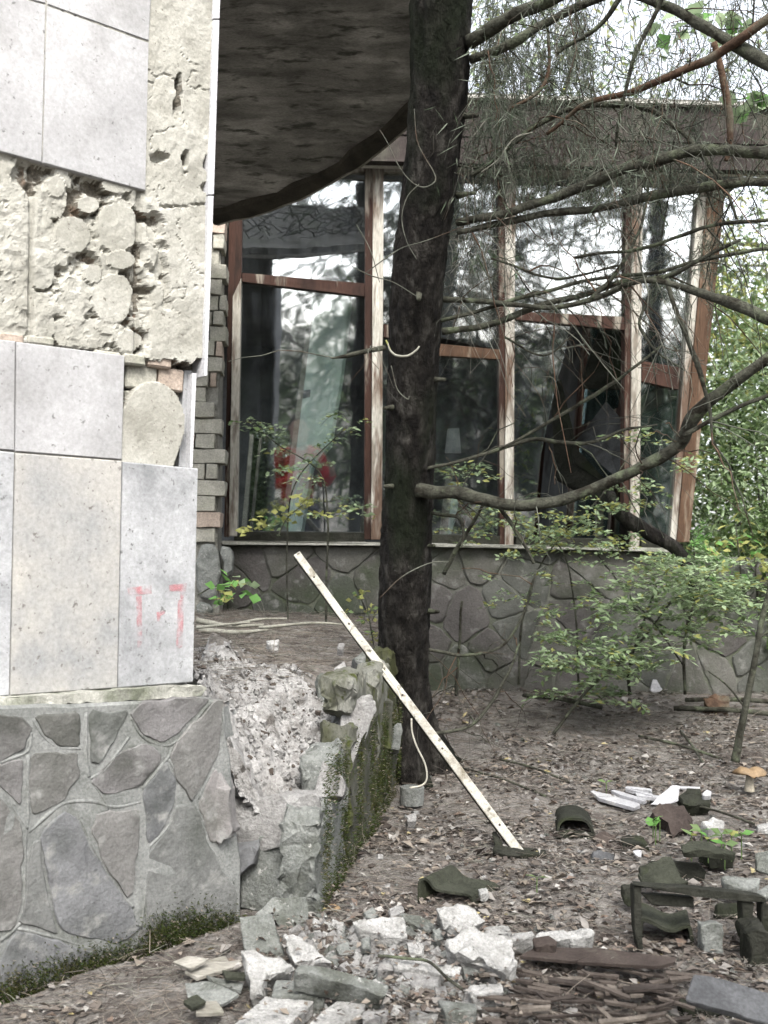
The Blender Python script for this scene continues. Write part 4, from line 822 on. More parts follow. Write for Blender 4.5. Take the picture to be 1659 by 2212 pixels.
cs = curve_strands(np.repeat(cl, 9, 0)+rng.normal(size=(len(cl)*9, 3))*.02, np.stack([rng.normal(.1, .5, len(cl)*9), rng.normal(0, .5, len(cl)*9), rng.uniform(-1, -.15, len(cl)*9)], 1), rng.uniform(.08, .24, len(cl)*9), 8, .3, .3)
strands('needle_twigs', cs, np.full(len(cs), .0012), M['twig'], spruce, 'stuff'); c_ = np.concatenate([cs[:, k]+(cs[:, k+1]-cs[:, k])*rng.random((len(cs), 1)) for k in range(7) for _ in range(5)]); d_ = np.concatenate([cs[:, k+1]-cs[:, k] for k in range(7) for _ in range(5)]); d_ = d_/(np.linalg.norm(d_, axis=1)[:, None]+1e-9)*.8+rng.normal(size=d_.shape)*.5
leafmesh('needles', c_, d_, rdir(len(c_)), rng.uniform(.012, .022, len(c_)), rng.uniform(.0014, .0022, len(c_)), [M['needle_g'], M['needle']], spruce, 'stuff', probs=[.75, .25])
for a_ in (.2, 1.35, 2.5, 3.7, 5.0):
    b_ = _tp[2, :3]; l = [b_+np.array([math.cos(a_)*r_, math.sin(a_)*r_, 0]) for r_ in (.03, .10, .17, .27)]
    for i_, z_ in enumerate((.09, .03, .0, -.03)): l[i_][2] = gz(l[i_][0], l[i_][1])+z_
    v, f = tubegeo(spline(l, 12), np.linspace(.045, .012, 12), 9, .35); mesh('root', v, f, M['bark'], spruce, smooth=True)
# snapped stubs on the trunk
for x, y, d, dx in ((915,1180,3.3,24),(850,1050,3.22,-20),(940,820,3.14,22),(845,880,3.16,-16),(1000,420,2.98,26),(1010,250,2.92,22),(930,1320,3.36,18),(905,640,3.0,0)):
    a_ = P(x, y, d); b_ = P(x+dx, y+8-abs(dx)*.4, d-.03); v, f = tubegeo(spline([a_-(b_-a_)*.5, a_, (a_+b_)/2, b_], 8), np.linspace(.010, .005, 8), 7, .4); mesh('snapped_stub', v, f, M['branch'], spruce, smooth=True)
# pale dead hair in front of the second bay
n = 300; hs = np.array([P(a, b, c) for a, b, c in zip(rng.uniform(960, 1090, n), rng.uniform(480, 700, n), rng.uniform(3.2, 3.9, n))])
strands('dead_hair', curve_strands(hs, rdir(n)+np.array([.2, 0, -.2]), rng.uniform(.06, .22, n), 6, .3, .6), rng.uniform(.0005, .0011, n), [M['twig_pale'], M['twig']], spruce, 'stuff', rng.choice(2, n, p=[.45, .55]))

# twigs added on the unseen canopy top to darken its image in the upper pane
n = 260; k1 = rng.integers(4, 66, n); k2 = rng.integers(5, _nj-2, n)
o = strands('added_roof_twigs', curve_strands(_hi[k2, k1]+np.array([0, 0, .02]), rdir(n, .2)+np.array([0, 0, .45]), rng.uniform(.08, .25, n), 6, .15, .25), rng.uniform(.0015, .005, n), [M['bark'], M['needle'], M['branch']], None, 'stuff', rng.choice(3, n)); o['label'] = 'dark twigs added on top of the canopy slab to break up its mirror image'

# ---- broken limb lying over the sill
_lg = spline([list(P(x, y, d))+[w*.5*d/F] for x, y, w, d in ((1318,1070,22,4.5),(1340,1110,30,4.4),(1400,1150,33,4.35),(1460,1185,28,4.3),(1490,1240,20,4.25),(1500,1300,16,4.3))], 30)
log = thing('fallen_limb', _lg[10][:3], 'thick dark broken limb hanging over the window sill near the corner post', 'branch'); v, f = tubegeo(_lg[:, :3], _lg[:, 3], 12, .25); mesh('limb', v, f, M['bark'], log, smooth=True)
_lg2 = spline([list(P(x, y, 4.42))+[w*.5*4.4/F] for x, y, w in ((1352,1110,26),(1350,1150,24),(1346,1188,22))], 8); v, f = tubegeo(_lg2[:, :3], _lg2[:, 3], 8, .2); mesh('stub', v, f, M['bark'], log, smooth=True)

# ---- bushes beyond the corner, trees behind the roof
def crown_pts(n, c, r, hollow=.35, clumps=26, spread=.30):
    cc = rdir(clumps)*(rng.uniform(hollow, 1, clumps)**.6)[:, None]; k = rng.integers(0, clumps, n)
    return np.asarray(c)+(cc[k]+rng.normal(size=(n, 3))*spread)*np.asarray(r)
def bush(name, loc, h, r, n, ln, wd, mats, probs, label, stems=7, cat='bush', group=None, narrow=False):
    o = thing(name, loc, label, cat, group); loc = np.asarray(loc, float); ls = []
    for _ in range(stems):
        a = rng.uniform(0, 2*PI); tip = loc+np.array([math.cos(a)*r*rng.uniform(.2, .8), math.sin(a)*r*rng.uniform(.2, .8), h*rng.uniform(.6, 1)]); ls.append(spline([loc+np.array([math.cos(a), math.sin(a), 0])*.05, (loc+tip)/2+rng.normal(size=3)*.06*r, tip], 8))
    mb = MB()
    for l in ls: v, f = tubegeo(l, np.linspace(.012, .003, 8)*max(.5, h/2), 5); mb.add(v, f)
    mb.build('stems', [M['branch']], o, True)
    c = crown_pts(n, loc+np.array([0, 0, h*.55]), (r, r, h*.55), .25, 40, .2); c[:, 2] = np.maximum(c[:, 2], loc[2]+.03)
    leafmesh('foliage', c, rdir(n, .5)+np.array([0, 0, -.35]), rdir(n)+np.array([0, 0, 1.2]), rng.uniform(.7, 1.3, n)*ln, rng.uniform(.7, 1.3, n)*wd, mats, o, None, probs=probs); return o
def gl(x, y): return (x, y, gz(x, y))
bush('thicket_bush', gl(2.02, 5.75), 1.55, .55, 11000, .048, .018, [M['leaf_g'], M['leaf_pale'], M['leaf_d']], [.3, .5, .2], 'dense yellow-green bush crowding the pavilion corner post', 12)
bush('thicket_bush', gl(2.75, 6.4), 2.3, .75, 13000, .052, .02, [M['leaf_g'], M['leaf_y'], M['leaf_pale']], [.22, .13, .65], 'taller yellow-green bush behind the corner bush at the picture edge', 12)
bush('thicket_bush', gl(1.95, 5.05), .72, .42, 5000, .05, .019, [M['leaf_d'], M['leaf_g'], M['leaf_y']], [.6, .25, .15], 'low dark green bush on the ground at the foot of the corner post', 9)
bush('thicket_bush', gl(2.3, 8.2), 3.0, 1.0, 20000, .07, .03, [M['leaf_y'], M['leaf_g'], M['leaf_pale']], [.4, .35, .25], 'bright bush seen through the corner glass', 10)
bush('thicket_bush', gl(-1.15, 10.3), 2.9, 1.0, 26000, .06, .03, [M['leaf_g'], M['leaf_pale'], M['leaf_d']], [.5, .2, .3], 'green bush seen through the opening in the dark back wall', 8)
bush('thicket_bush', gl(-1.5, 12.6), 3.4, 1.5, 26000, .08, .045, [M['leaf_d'], M['leaf_g']], [.6, .4], 'dark bush filling the view behind the bush in the back wall opening', 8)
bush('thicket_bush', gl(1.4, 10.2), 2.4, .9, 6000, .09, .045, [M['leaf_y'], M['leaf_g']], [.5, .5], 'yellow-green bush glimpsed through the small gaps low in the back wall', 8)
def broadleaf(loc, h, r, n, label, mats, probs, ln=.11, clumps=34):
    o = thing('broadleaf_tree', loc, label, 'tree', None); loc = np.asarray(loc, float); top = loc+np.array([rng.normal()*.3, rng.normal()*.3, h*.8])
    q = spline([loc, loc+(top-loc)*.5+rng.normal(size=3)*.15, top], 14); v, f = tubegeo(q, np.linspace(h*.018, h*.004, 14), 9, .2); mesh('trunk', v, f, M['branch'], o, smooth=True)
    for _ in range(9):
        i = rng.integers(4, 12); a = rng.uniform(0, 2*PI); e = q[i]+np.array([math.cos(a)*r*.9, math.sin(a)*r*.9, h*.16*rng.uniform(.2, 1)]); l = spline([q[i], (q[i]+e)/2+np.array([0, 0, .1*r]), e], 8); v, f = tubegeo(l, np.linspace(h*.007, h*.0015, 8), 5); mesh('limb', v, f, M['branch'], o, smooth=True)
    c = crown_pts(n, loc+np.array([0, 0, h*.66]), (r, r, h*.36), .3, clumps, .17)
    leafmesh('crown', c, rdir(n, .6)+np.array([0, 0, -.3]), rdir(n)+np.array([0, 0, .8]), rng.uniform(.7, 1.3, n)*ln, rng.uniform(.6, 1.2, n)*ln*.5, mats, o, None, probs=probs); return o
broadleaf(gl(1.7, 13.5), 8.5, 2.0, 3800, 'pale green leafy tree behind the pavilion roof nearest the spruce trunk', [M['leaf_pale'], M['leaf_y'], M['leaf_g']], [.5, .25, .25])
broadleaf(gl(6.4, 15.5), 9.5, 2.4, 1200, 'thin leafy tree behind the roof in front of the bright sky', [M['leaf_pale'], M['leaf_g']], [.6, .4])
broadleaf(gl(5.3, 10.5), 6.5, 1.7, 2800, 'yellow-green tree rising behind the corner bushes', [M['leaf_y'], M['leaf_pale'], M['leaf_g']], [.35, .4, .25], .09)
broadleaf(gl(-2.5, 17), 9, 2.8, 5000, 'green tree far behind the dark room of the pavilion', [M['leaf_g'], M['leaf_d']], [.6, .4])
broadleaf(gl(1.0, 19), 8.5, 2.6, 5000, 'green tree behind the middle of the flat roof', [M['leaf_pale'], M['leaf_g']], [.5, .5])
broadleaf(gl(4.2, 8.6), 4.4, 1.3, 6500, 'dense yellow-green young tree filling the gap right of the pavilion', [M['leaf_y'], M['leaf_pale'], M['leaf_g']], [.2, .52, .28], .07)
broadleaf(gl(8.8, 12.5), 8.0, 2.1, 5000, 'leafy tree beyond the picture edge bushes', [M['leaf_g'], M['leaf_pale']], [.5, .5])

# ---- spruces standing behind the photographer: they shade the place and show in the glass
def conifer(loc, h, r, label, z0=.12, dens=1.0, nl=(.10, .26), low=0):
    o = thing('tall_spruce', loc, label, 'tree', 'spruces around the clearing'); loc = np.asarray(loc, float)
    q = np.array([loc+np.array([0, 0, h*t]) for t in np.linspace(0, 1, 12)]); q[:, :2] += np.cumsum(rng.normal(size=(12, 2))*.03, 0); v, f = tubegeo(q, np.linspace(h*.013, .01, 12), 10, .15); mesh('trunk', v, f, M['bark'], o, smooth=True)
    S, D, L = [], [], []
    nb = int(h*8*dens*(1-z0)/.88)
    for k in range(nb+low*3):
        t = z0+(1-z0)*rng.random()**1.1 if k < nb else rng.uniform(.06, z0); i = t*11; b_ = q[int(i)]+(q[min(11, int(i)+1)]-q[int(i)])*(i % 1); a = rng.uniform(0, 2*PI)
        S.append(b_); D.append([math.cos(a), math.sin(a), rng.uniform(-.05, .35)]); L.append((r*((1-t)/(1-z0))**.75*rng.uniform(.6, 1.15)+.12)*(1 if k < nb else .75))
    br = curve_strands(np.array(S), np.array(D), np.array(L), 8, .45, .1); strands('limbs', br, np.array(L)*.009+.003, M['bark'], o, 'stuff')
    c, dd = [], []
    for k in range(2, 8):
        tt = br[:, k]-br[:, k-1]
        for _ in range(7): c.append(br[:, k]+rng.normal(size=br[:, k].shape)*np.array([.05, .05, .02])+tt*rng.random()); dd.append(tt/(np.linalg.norm(tt, axis=1)[:, None]+1e-9)+rng.normal(size=tt.shape)*.7+np.array([0, 0, -.6]))
    c = np.concatenate(c); dd = np.concatenate(dd); n = len(c)
    leafmesh('needle_sprays', c, dd, rdir(n), rng.uniform(nl[0], nl[1], n), rng.uniform(.025, .06, n)*nl[1]/.26, [M['needle'], M['leaf_d']], o, 'stuff', probs=[.9, .1]); return o
for k, (x, y, h, r, lb, z0, low) in enumerate((
  (1.45, -3.5, 11, 2.5, 'near spruce whose lowest boughs show in the first window', .17, 10), (-1.9, -5.5, 12, 2.6, 'tall dark spruce mirrored beside the first window post', .24, 12), (2.3, -6.4, 12, 2.5, 'bare-stemmed spruce mirrored in the upper first pane', .26, 14),
  (2.75, -4.4, 12, 2.6, 'spruce mirrored in the broken third bay', .22, 14), (5.9, -7.0, 13, 2.8, 'broad spruce mirrored behind the twigs of the third bay', .22, 12), (6.4, -2.0, 13, 3.0, 'spruce mirrored in the corner bay', .28, 10), (4.6, -.6, 14, 2.6, 'tall spruce beyond the picture edge shading the clearing', .34, 8), (5.0, 3.2, 14, 2.7, 'tall spruce beyond the junk heap shading the clearing', .38, 8))):
    conifer(gl(x, y), h, r, lb, z0, 1.0, low=low)
bush('mirrored_bush', gl(1.0, -4.6), 1.7, .9, 2600, .08, .04, [M['leaf_d'], M['leaf_g']], [.6, .4], 'dark green bush behind the photographer mirrored low in the glass', 6)
bush('mirrored_bush', gl(3.9, -6.0), 2.0, 1.2, 2600, .08, .04, [M['leaf_d'], M['leaf_g']], [.6, .4], 'wide dark bush mirrored low in the third bay', 6)
bush('mirrored_bush', gl(-.9, -8.0), 1.9, 1.2, 2600, .08, .04, [M['leaf_d'], M['leaf_g']], [.6, .4], 'bush between the spruces mirrored beside the leaning board', 6)

n = 60000; th = rng.uniform(-.75, 1.25, n); rr_ = rng.uniform(15, 19, n); hh_ = rng.random(n)**1.0*(3.5+.8*fbm(th*9, 0*th, 0, 3, 88))
o = leafmesh('far_thicket', np.stack([rr_*np.sin(th), -rr_*np.cos(th), hh_], 1), rdir(n), rdir(n), rng.uniform(.09, .2, n), rng.uniform(.05, .1, n), [M['leaf_d'], M['needle'], M['leaf_g']], None, 'stuff', probs=[.35, .6, .05]); o['label'] = 'dense far thicket closing the clearing behind the photographer'

# ---- saplings with flat sprays of small leaves
def spraysapling(label, stems, sprays, lsize, mats, probs, name='sapling', leaves=26, group=None, lw=.45, flat=.25):
    """stems: pixel-measured polylines (x, y, depth, width); sprays: (x, y, depth, ux, uy, length)"""
    s0 = stems[0][0]; o = thing(name, P(*s0[:3]), label, 'sapling', group)
    for st in stems:
        q = spline([list(P(x, y, d))+[w*.5*d/F] for x, y, d, w in st], len(st)*6); v, f = tubegeo(q[:, :3], q[:, 3], 6, .15); mesh('stem', v, f, M['branch'], o, smooth=True)
    lines, c, dd, nn = [], [], [], []
    for x, y, d, ux, uy, ln in sprays:
        a = P(x, y, d); b = P(x+ux*ln, y+uy*ln, d+rng.normal()*.08); q = spline([a, (a+b)/2+np.array([0, 0, .015]), b-np.array([0, 0, .012])], 6); lines.append(q)
        ax = unit(b-a); sd2 = unit(np.cross(ax, UP)+rng.normal(size=3)*.15)
        for j in range(leaves):
            t = (j+.5)/leaves; p = a+(b-a)*t+np.array([0, 0, .015*math.sin(PI*t)]); sg = 1 if j % 2 else -1
            c.append(p+rng.normal(size=3)*.004); dd.append(ax*.6+sd2*sg*.9+rng.normal(size=3)*.25); nn.append(UP+rng.normal(size=3)*flat)
    strands('sprigs', lines, np.full(len(lines), .0011), M['branch'], o, 'stuff'); n = len(c)
    leafmesh('leaves', c, dd, nn, rng.uniform(.7, 1.25, n)*lsize, rng.uniform(.8, 1.2, n)*lsize*lw, mats, o, 'stuff', fold=.12, probs=probs); return o
rr = random.Random(2)
_spr = []
for x, y, n in ((1200,1420,6),(1260,1400,6),(1330,1300,6),(1380,1260,6),(1400,1350,7),(1430,1240,7),(1470,1300,8),(1500,1250,7),(1530,1280,7),(1560,1240,6),(1580,1300,6),(1370,1420,7),(1300,1460,6),(1250,1480,5),(1440,1400,6),(1560,1360,5),(1190,1350,3),(1610,1290,5),(1340,1500,4)):
    for _ in range(int(n*2.3)): _spr.append((x+rr.uniform(-50, 50), y+rr.uniform(-36, 36), rr.uniform(3.75, 4.35), rr.choice([-1, 1, 1, -1])*rr.uniform(.7, 1), rr.uniform(-.35, .35), rr.uniform(45, 95)))
spraysapling('young tree with flat sprays of tiny pale leaves in front of the stone wall', [[(1195,1585,3.9,7),(1270,1490,3.95,7),(1330,1440,4.0,6),(1380,1390,4.05,5),(1450,1300,4.1,4)], [(1480,1500,4.1,7),(1478,1400,4.1,7),(1500,1300,4.1,5),(1540,1230,4.1,4)], [(1478,1440,4.1,4),(1400,1330,4.05,4),(1340,1290,4.0,3)], [(1360,1500,4.2,8),(1362,1430,4.15,6),(1420,1260,4.1,4)]], _spr, .037, [M['leaf_pale'], M['leaf_g'], M['leaf_y']], [.72, .2, .08], leaves=20, lw=.42)
_spr = []
for x, y, n in ((540,915,4),(575,935,4),(610,975,3),(655,985,1),(690,965,2),(640,1030,2),(680,1035,2),(755,920,4),(735,905,2),(690,1000,3),(770,1105,4),(720,1105,4),(565,1140,2),(600,1010,3)):
    for _ in range(n): _spr.append((x+rr.uniform(-18, 18), y+rr.uniform(-12, 12), rr.uniform(3.9, 4.25), rr.choice([-1, 1])*rr.uniform(.7, 1), rr.uniform(-.1, .35), rr.uniform(25, 50)))
spraysapling('thin sapling in the raised bed with pale sprays across the first window', [[(704,1345,4.1,5),(705,1250,4.1,5),(708,1120,4.1,4),(690,1020,4.1,3),(600,960,4.1,2.5),(540,910,4.1,2)], [(622,1345,4.2,4),(620,1180,4.2,3.5),(640,1040,4.15,3),(750,920,4.15,2)], [(708,1110,4.1,3),(780,1100,4.1,2)]], _spr, .025, [M['leaf_pale'], M['leaf_y'], M['leaf_g']], [.7, .15, .15], leaves=9, lw=.6, flat=.5)
_spr = [(x+rr.uniform(-10, 10), y+rr.uniform(-8, 8), 3.95, rr.uniform(-1, 1), rr.uniform(-.5, .6), 22) for x, y in ((645,1095),(650,1105),(620,1110),(655,1090),(690,1110),(612,1125),(560,1135),(540,1145)) for _ in range(2)]
spraysapling('small sprig of bright yellow leaves at the first window sill', [[(600,1160,3.95,3),(620,1120,3.95,3),(655,1090,3.95,2)]], _spr, .03, [M['leaf_y']], [1.0], leaves=5, lw=.75, flat=1.2)
_spr = [(x+rr.uniform(-14, 14), y+rr.uniform(-12, 12), 3.0, rr.uniform(-1, 1), rr.uniform(-.5, .6), 24) for x, y in ((500,1262),(485,1280),(488,1300),(515,1262),(520,1275),(490,1292)) for _ in range(2)]
spraysapling('leafy shoot with round green and yellow leaves beside the clad wall corner', [[(428,1285,2.9,3),(460,1268,2.95,3),(505,1262,3.0,2)]], _spr, .034, [M['leaf_b'], M['leaf_y'], M['leaf_pale']], [.4, .35, .25], leaves=3, lw=.8, flat=1.0)
_spr = [(x+rr.uniform(-14, 14), y+rr.uniform(-25, 25), 3.7, rr.uniform(-1, 1), rr.uniform(-.5, .6), 22) for x, y in ((800,1360),(795,1330),(805,1390),(790,1300),(760,1320),(810,1345)) for _ in range(2)]
spraysapling('yellowing seedling growing between the raised bed and the spruce trunk', [[(812,1420,3.7,3),(800,1350,3.7,3),(790,1290,3.7,2)]], _spr, .022, [M['leaf_y'], M['leaf_g']], [.8, .2], leaves=5, lw=.7, flat=1.0)
_spr = []
for x0, x1, y0, y1, n in ((940,1060,1000,1050,9),(1000,1120,1090,1140,12),(1080,1380,1150,1215,44),(1290,1420,1040,1110,22),(1180,1330,1110,1160,16),(1440,1520,980,1020,8),(1340,1420,930,960,7),(1060,1250,1240,1330,12),(1150,1240,1140,1165,8),(960,1080,1120,1180,8)):
    for _ in range(n): _spr.append((rr.uniform(x0, x1), rr.uniform(y0, y1), rr.uniform(4.0, 4.4), rr.choice([-1, 1])*rr.uniform(.8, 1), rr.uniform(-.15, .2), rr.uniform(28, 62)))
spraysapling('straggly shrub of yellow-green sprays along the sill of the middle bays', [[(1120,1480,4.3,6),(1130,1330,4.3,5),(1180,1200,4.25,4),(1300,1070,4.2,3),(1380,950,4.2,2)], [(1250,1480,4.3,5),(1240,1300,4.3,4),(1200,1170,4.25,3),(1050,1110,4.2,2)]], _spr, .028, [M['leaf_y'], M['leaf_pale'], M['leaf_g']], [.3, .58, .12], leaves=13, lw=.5, flat=.4)
_spr = [(x+rr.uniform(-12, 12), y+rr.uniform(-10, 10), 4.35, rr.uniform(.2, 1), rr.uniform(-.6, .9), rr.uniform(50, 85)) for x, y in ((1495,1180),(1505,1210),(1500,1160),(1520,1240),(1450,1190),(1530,1230)) for _ in range(3)]
spraysapling('bright green fern fronds at the foot of the corner post', [[(1500,1260,4.4,4),(1500,1200,4.35,3),(1495,1160,4.35,2)]], _spr, .03, [M['leaf_b'], M['leaf_g']], [.75, .25], name='fern', leaves=30, lw=.25, flat=.3)
_spr = [(rr.uniform(1520, 1660), rr.uniform(1160, 1260), rr.uniform(4.5, 4.9), rr.uniform(-1, 1), rr.uniform(.2, 1), 26) for _ in range(26)]
spraysapling('shoots with hanging round yellow leaves at the picture edge by the fern', [[(1600,1330,4.7,5),(1600,1240,4.7,4),(1590,1140,4.7,3)], [(1640,1330,4.7,5),(1630,1200,4.7,3)]], _spr, .045, [M['leaf_y'], M['leaf_b']], [.75, .25], leaves=3, lw=.65, flat=1.5)
_spr = [(x+rr.uniform(-16, 16), y+rr.uniform(-14, 14), 3.0, rr.uniform(-1, 1), rr.uniform(-.5, 1), 24) for x, y in ((1625,240),(1600,235),(1640,225),(1585,100),(1560,40),(1445,60),(1500,30),(1590,60)) for _ in range(3)]
spraysapling('twig with large light green leaves hanging in front of the sky', [[(1700,150,3.0,4),(1640,200,3.0,3),(1600,240,3.0,2)], [(1700,0,3.0,4),(1600,60,3.0,3),(1450,55,3.0,2)]], _spr, .06, [M['leaf_pale'], M['leaf_b']], [.7, .3], leaves=2, lw=.75, flat=1.5)
st = thing('slim_sapling', P(1590, 1642, 3.55), 'slim bare sapling stem rising by the tan mushroom', 'sapling')
for pts in ([(1588,1645,3.5,20),(1598,1590,3.5,17),(1612,1520,3.5,15),(1632,1420,3.5,14),(1648,1330,3.5,13),(1690,1180,3.5,11)], [(1640,1378,3.5,6),(1680,1350,3.5,5)], [(1610,1530,3.5,5),(1570,1480,3.5,4),(1530,1450,3.5,3)]):
    q = spline([list(P(x, y, d))+[w*.5*d/F] for x, y, d, w in pts], len(pts)*6); v, f = tubegeo(q[:, :3], q[:, 3], 8, .12); mesh('stem', v, f, M['branch'], st, smooth=True)

# ============================================================ OBJECTS AND DEBRIS
def gsurf(x, y):
    x = np.asarray(x, float); y = np.asarray(y, float); nr = np.clip(1-np.abs(x-.8)/2.2, 0, 1)*np.clip(1-np.abs(y-3.2)/2.4, 0, 1)
    return G(x, y)+nr**.5*(fbm(x*2.2, y*2.2, 0, 3, 5)*.022+fbm(x*9, y*9, 0, 3, 9)*.010)
Z5 = lambda a: [(398.2+x*.44, 1725.4+y*.44) for x, y in a]
Z6 = lambda a: [(1061.8+x*.36, 1592.6+y*.36) for x, y in a]
_sd_ = [100]
def cen(poly): return sum(q[0] for q in poly)/len(poly), sum(q[1] for q in poly)/len(poly)
def single(o, label, cat, group=None): return setp(o, label, cat, group)
def gslab(name, poly, h, th, m, label, cat, tilt=(0, 0), amp=.008, group=None, bev=.002, cuts=3, par=None):
    """piece lying on the ground: outline of its upper face, height of that face over the ground"""
    _sd_[0] += 1; p0 = onground(*cen(poly), h); n = unit(np.array([tilt[0], -.089+tilt[1], 1.0]))
    o = slabobj(name, [onplane(x, y, p0, n) for x, y in poly], n, th, M[m] if isinstance(m, str) else m, par, amp=amp, cuts=cuts, seed=_sd_[0], bev=bev)
    return single(o, label, cat, group) if par is None else o
def fslab(name, poly, base, th, m, label, cat, lean=.1, nx=0.0, amp=.007, group=None, bev=.002, cuts=3, par=None, back=0.0):
    """piece standing up: outline seen from the front, standing on the ground at measured foot point 'base'"""
    _sd_[0] += 1; p0 = onground(*base)+np.array([0, back, 0]); n = unit(np.array([nx, -1, lean]))
    o = slabobj(name, [onplane(x, y, p0, n) for x, y in poly], n, th, M[m] if isinstance(m, str) else m, par, amp=amp, cuts=cuts, seed=_sd_[0], bev=bev)
    return single(o, label, cat, group) if par is None else o
def shell(name, prof, base, backv, th, m, label, cat, par=None, twist=0.0, n=26, rows=8, amp=.003, back=0.0):
    """curled sheet: front edge profile, running back along backv, with thickness"""
    _sd_[0] += 1; p0 = onground(*base)+np.array([0, back, 0]); nf = unit(np.array([0, -1, .05])); e = spline([onplane(x, y, p0, nf) for x, y in prof], n); backv = np.asarray(backv, float)
    top = np.array([[e[i]+backv*j/(rows-1)+UP*twist*(j/(rows-1))*math.sin(PI*i/(n-1)) for i in range(n)] for j in range(rows)])
    du = np.gradient(top, axis=1); dv = np.gradient(top, axis=0); nn = np.cross(du, dv); nn /= (np.linalg.norm(nn, axis=2, keepdims=True)+1e-9)
    if nn[..., 2].mean() < 0: nn = -nn
    top = top+np.array([[mnoise.noise_vector(Vector(q*25)) for q in r] for r in top])*amp; bot = top-nn*th
    V = np.concatenate([top.reshape(-1, 3), bot.reshape(-1, 3)]); K = n*rows; Fs = []
    for j in range(rows-1):
        for i in range(n-1):
            a = j*n+i; Fs += [[a, a+1, a+n+1, a+n], [K+a, K+a+n, K+a+n+1, K+a+1]]
    for i in range(n-1): Fs += [[i, K+i, K+i+1, i+1], [(rows-1)*n+i, (rows-1)*n+i+1, K+(rows-1)*n+i+1, K+(rows-1)*n+i]]
    for j in range(rows-1): a, b = j*n, (j+1)*n; Fs += [[a, b, K+b, K+a], [a+n-1, K+a+n-1, K+b+n-1, b+n-1]]
    o = mesh(name, V, Fs, M[m], par); return single(o, label, cat) if par is None else o

# ---- white lath leaning on the raised bed
lp0, lp1 = P(1128, 1848, 2.70), P(640, 1196, 3.42); la = lp1-lp0; lu = unit(la); lsd = unit(np.cross(lu, np.array([0, -1, .35]))); lnr = unit(np.cross(lsd, lu))
lath = thing('white_lath', lp0, 'long pale wooden lath leaning across the raised bed in front of the spruce trunk', 'lath')
roughbox('strip', (lp0+lp1)/2, la/2, lsd*.0115, lnr*.0045, M['lath'], lath, cuts=6, amp=.0022, bev=.0012, seed=2)
roughbox('back_strip', (lp0+lp1)/2-lnr*.0075-lsd*.010, la/2*.995, lsd*.004, lnr*.006, M['wood_dark'], lath, cuts=6, amp=.001, bev=.001, seed=3)
for t in (.08, .30, .47, .72, .90): v, f = tubegeo([lp0+la*t+lnr*.0044, lp0+la*t+lnr*.0062], [.0035, .003], 8); mesh('nail_head', v, f, M['dark_plate'], lath)
q = spline([P(*a) for a in ((826,1445,3.02),(842,1468,3.0),(858,1490,2.98),(866,1512,2.97))], 14); v, f = tubegeo(q, np.full(14, .0022), 6); single(mesh('loose_cable', v, f, M['cable'], smooth=True), 'short loose cable end curling off the pale leaning lath', 'cable')
q = spline([P(*a) for a in ((889,1552,3.0),(890,1580,3.0),(900,1612,3.0),(918,1650,3.0),(922,1680,3.0),(912,1696,3.0),(885,1702,3.0))], 30); v, f = tubegeo(q, np.full(30, .0026), 7); single(mesh('cable', v, f, M['cable'], smooth=True), 'thin beige cable hanging in a curve beside the foot of the spruce', 'cable')
pot = thing('broken_pipe', onground(890, 1737), 'short grey clay pipe stub with a dark mouth at the foot of the spruce', 'pipe'); _pc = onground(890, 1737); mb = MB()
_rg = [(.0, .034), (.05, .036), (.052, .029), (.012, .027)]
_vv = [_pc+np.array([math.cos(a)*r, math.sin(a)*r, z]) for z, r in _rg for a in np.linspace(0, 2*PI, 20, endpoint=False)]; mb.add(_vv, [[j*20+k, j*20+(k+1) % 20, (j+1)*20+(k+1) % 20, (j+1)*20+k] for j in range(3) for k in range(20)]+[list(range(60, 80))]); mb.build('pipe_wall', [M['concrete_grey']], pot)

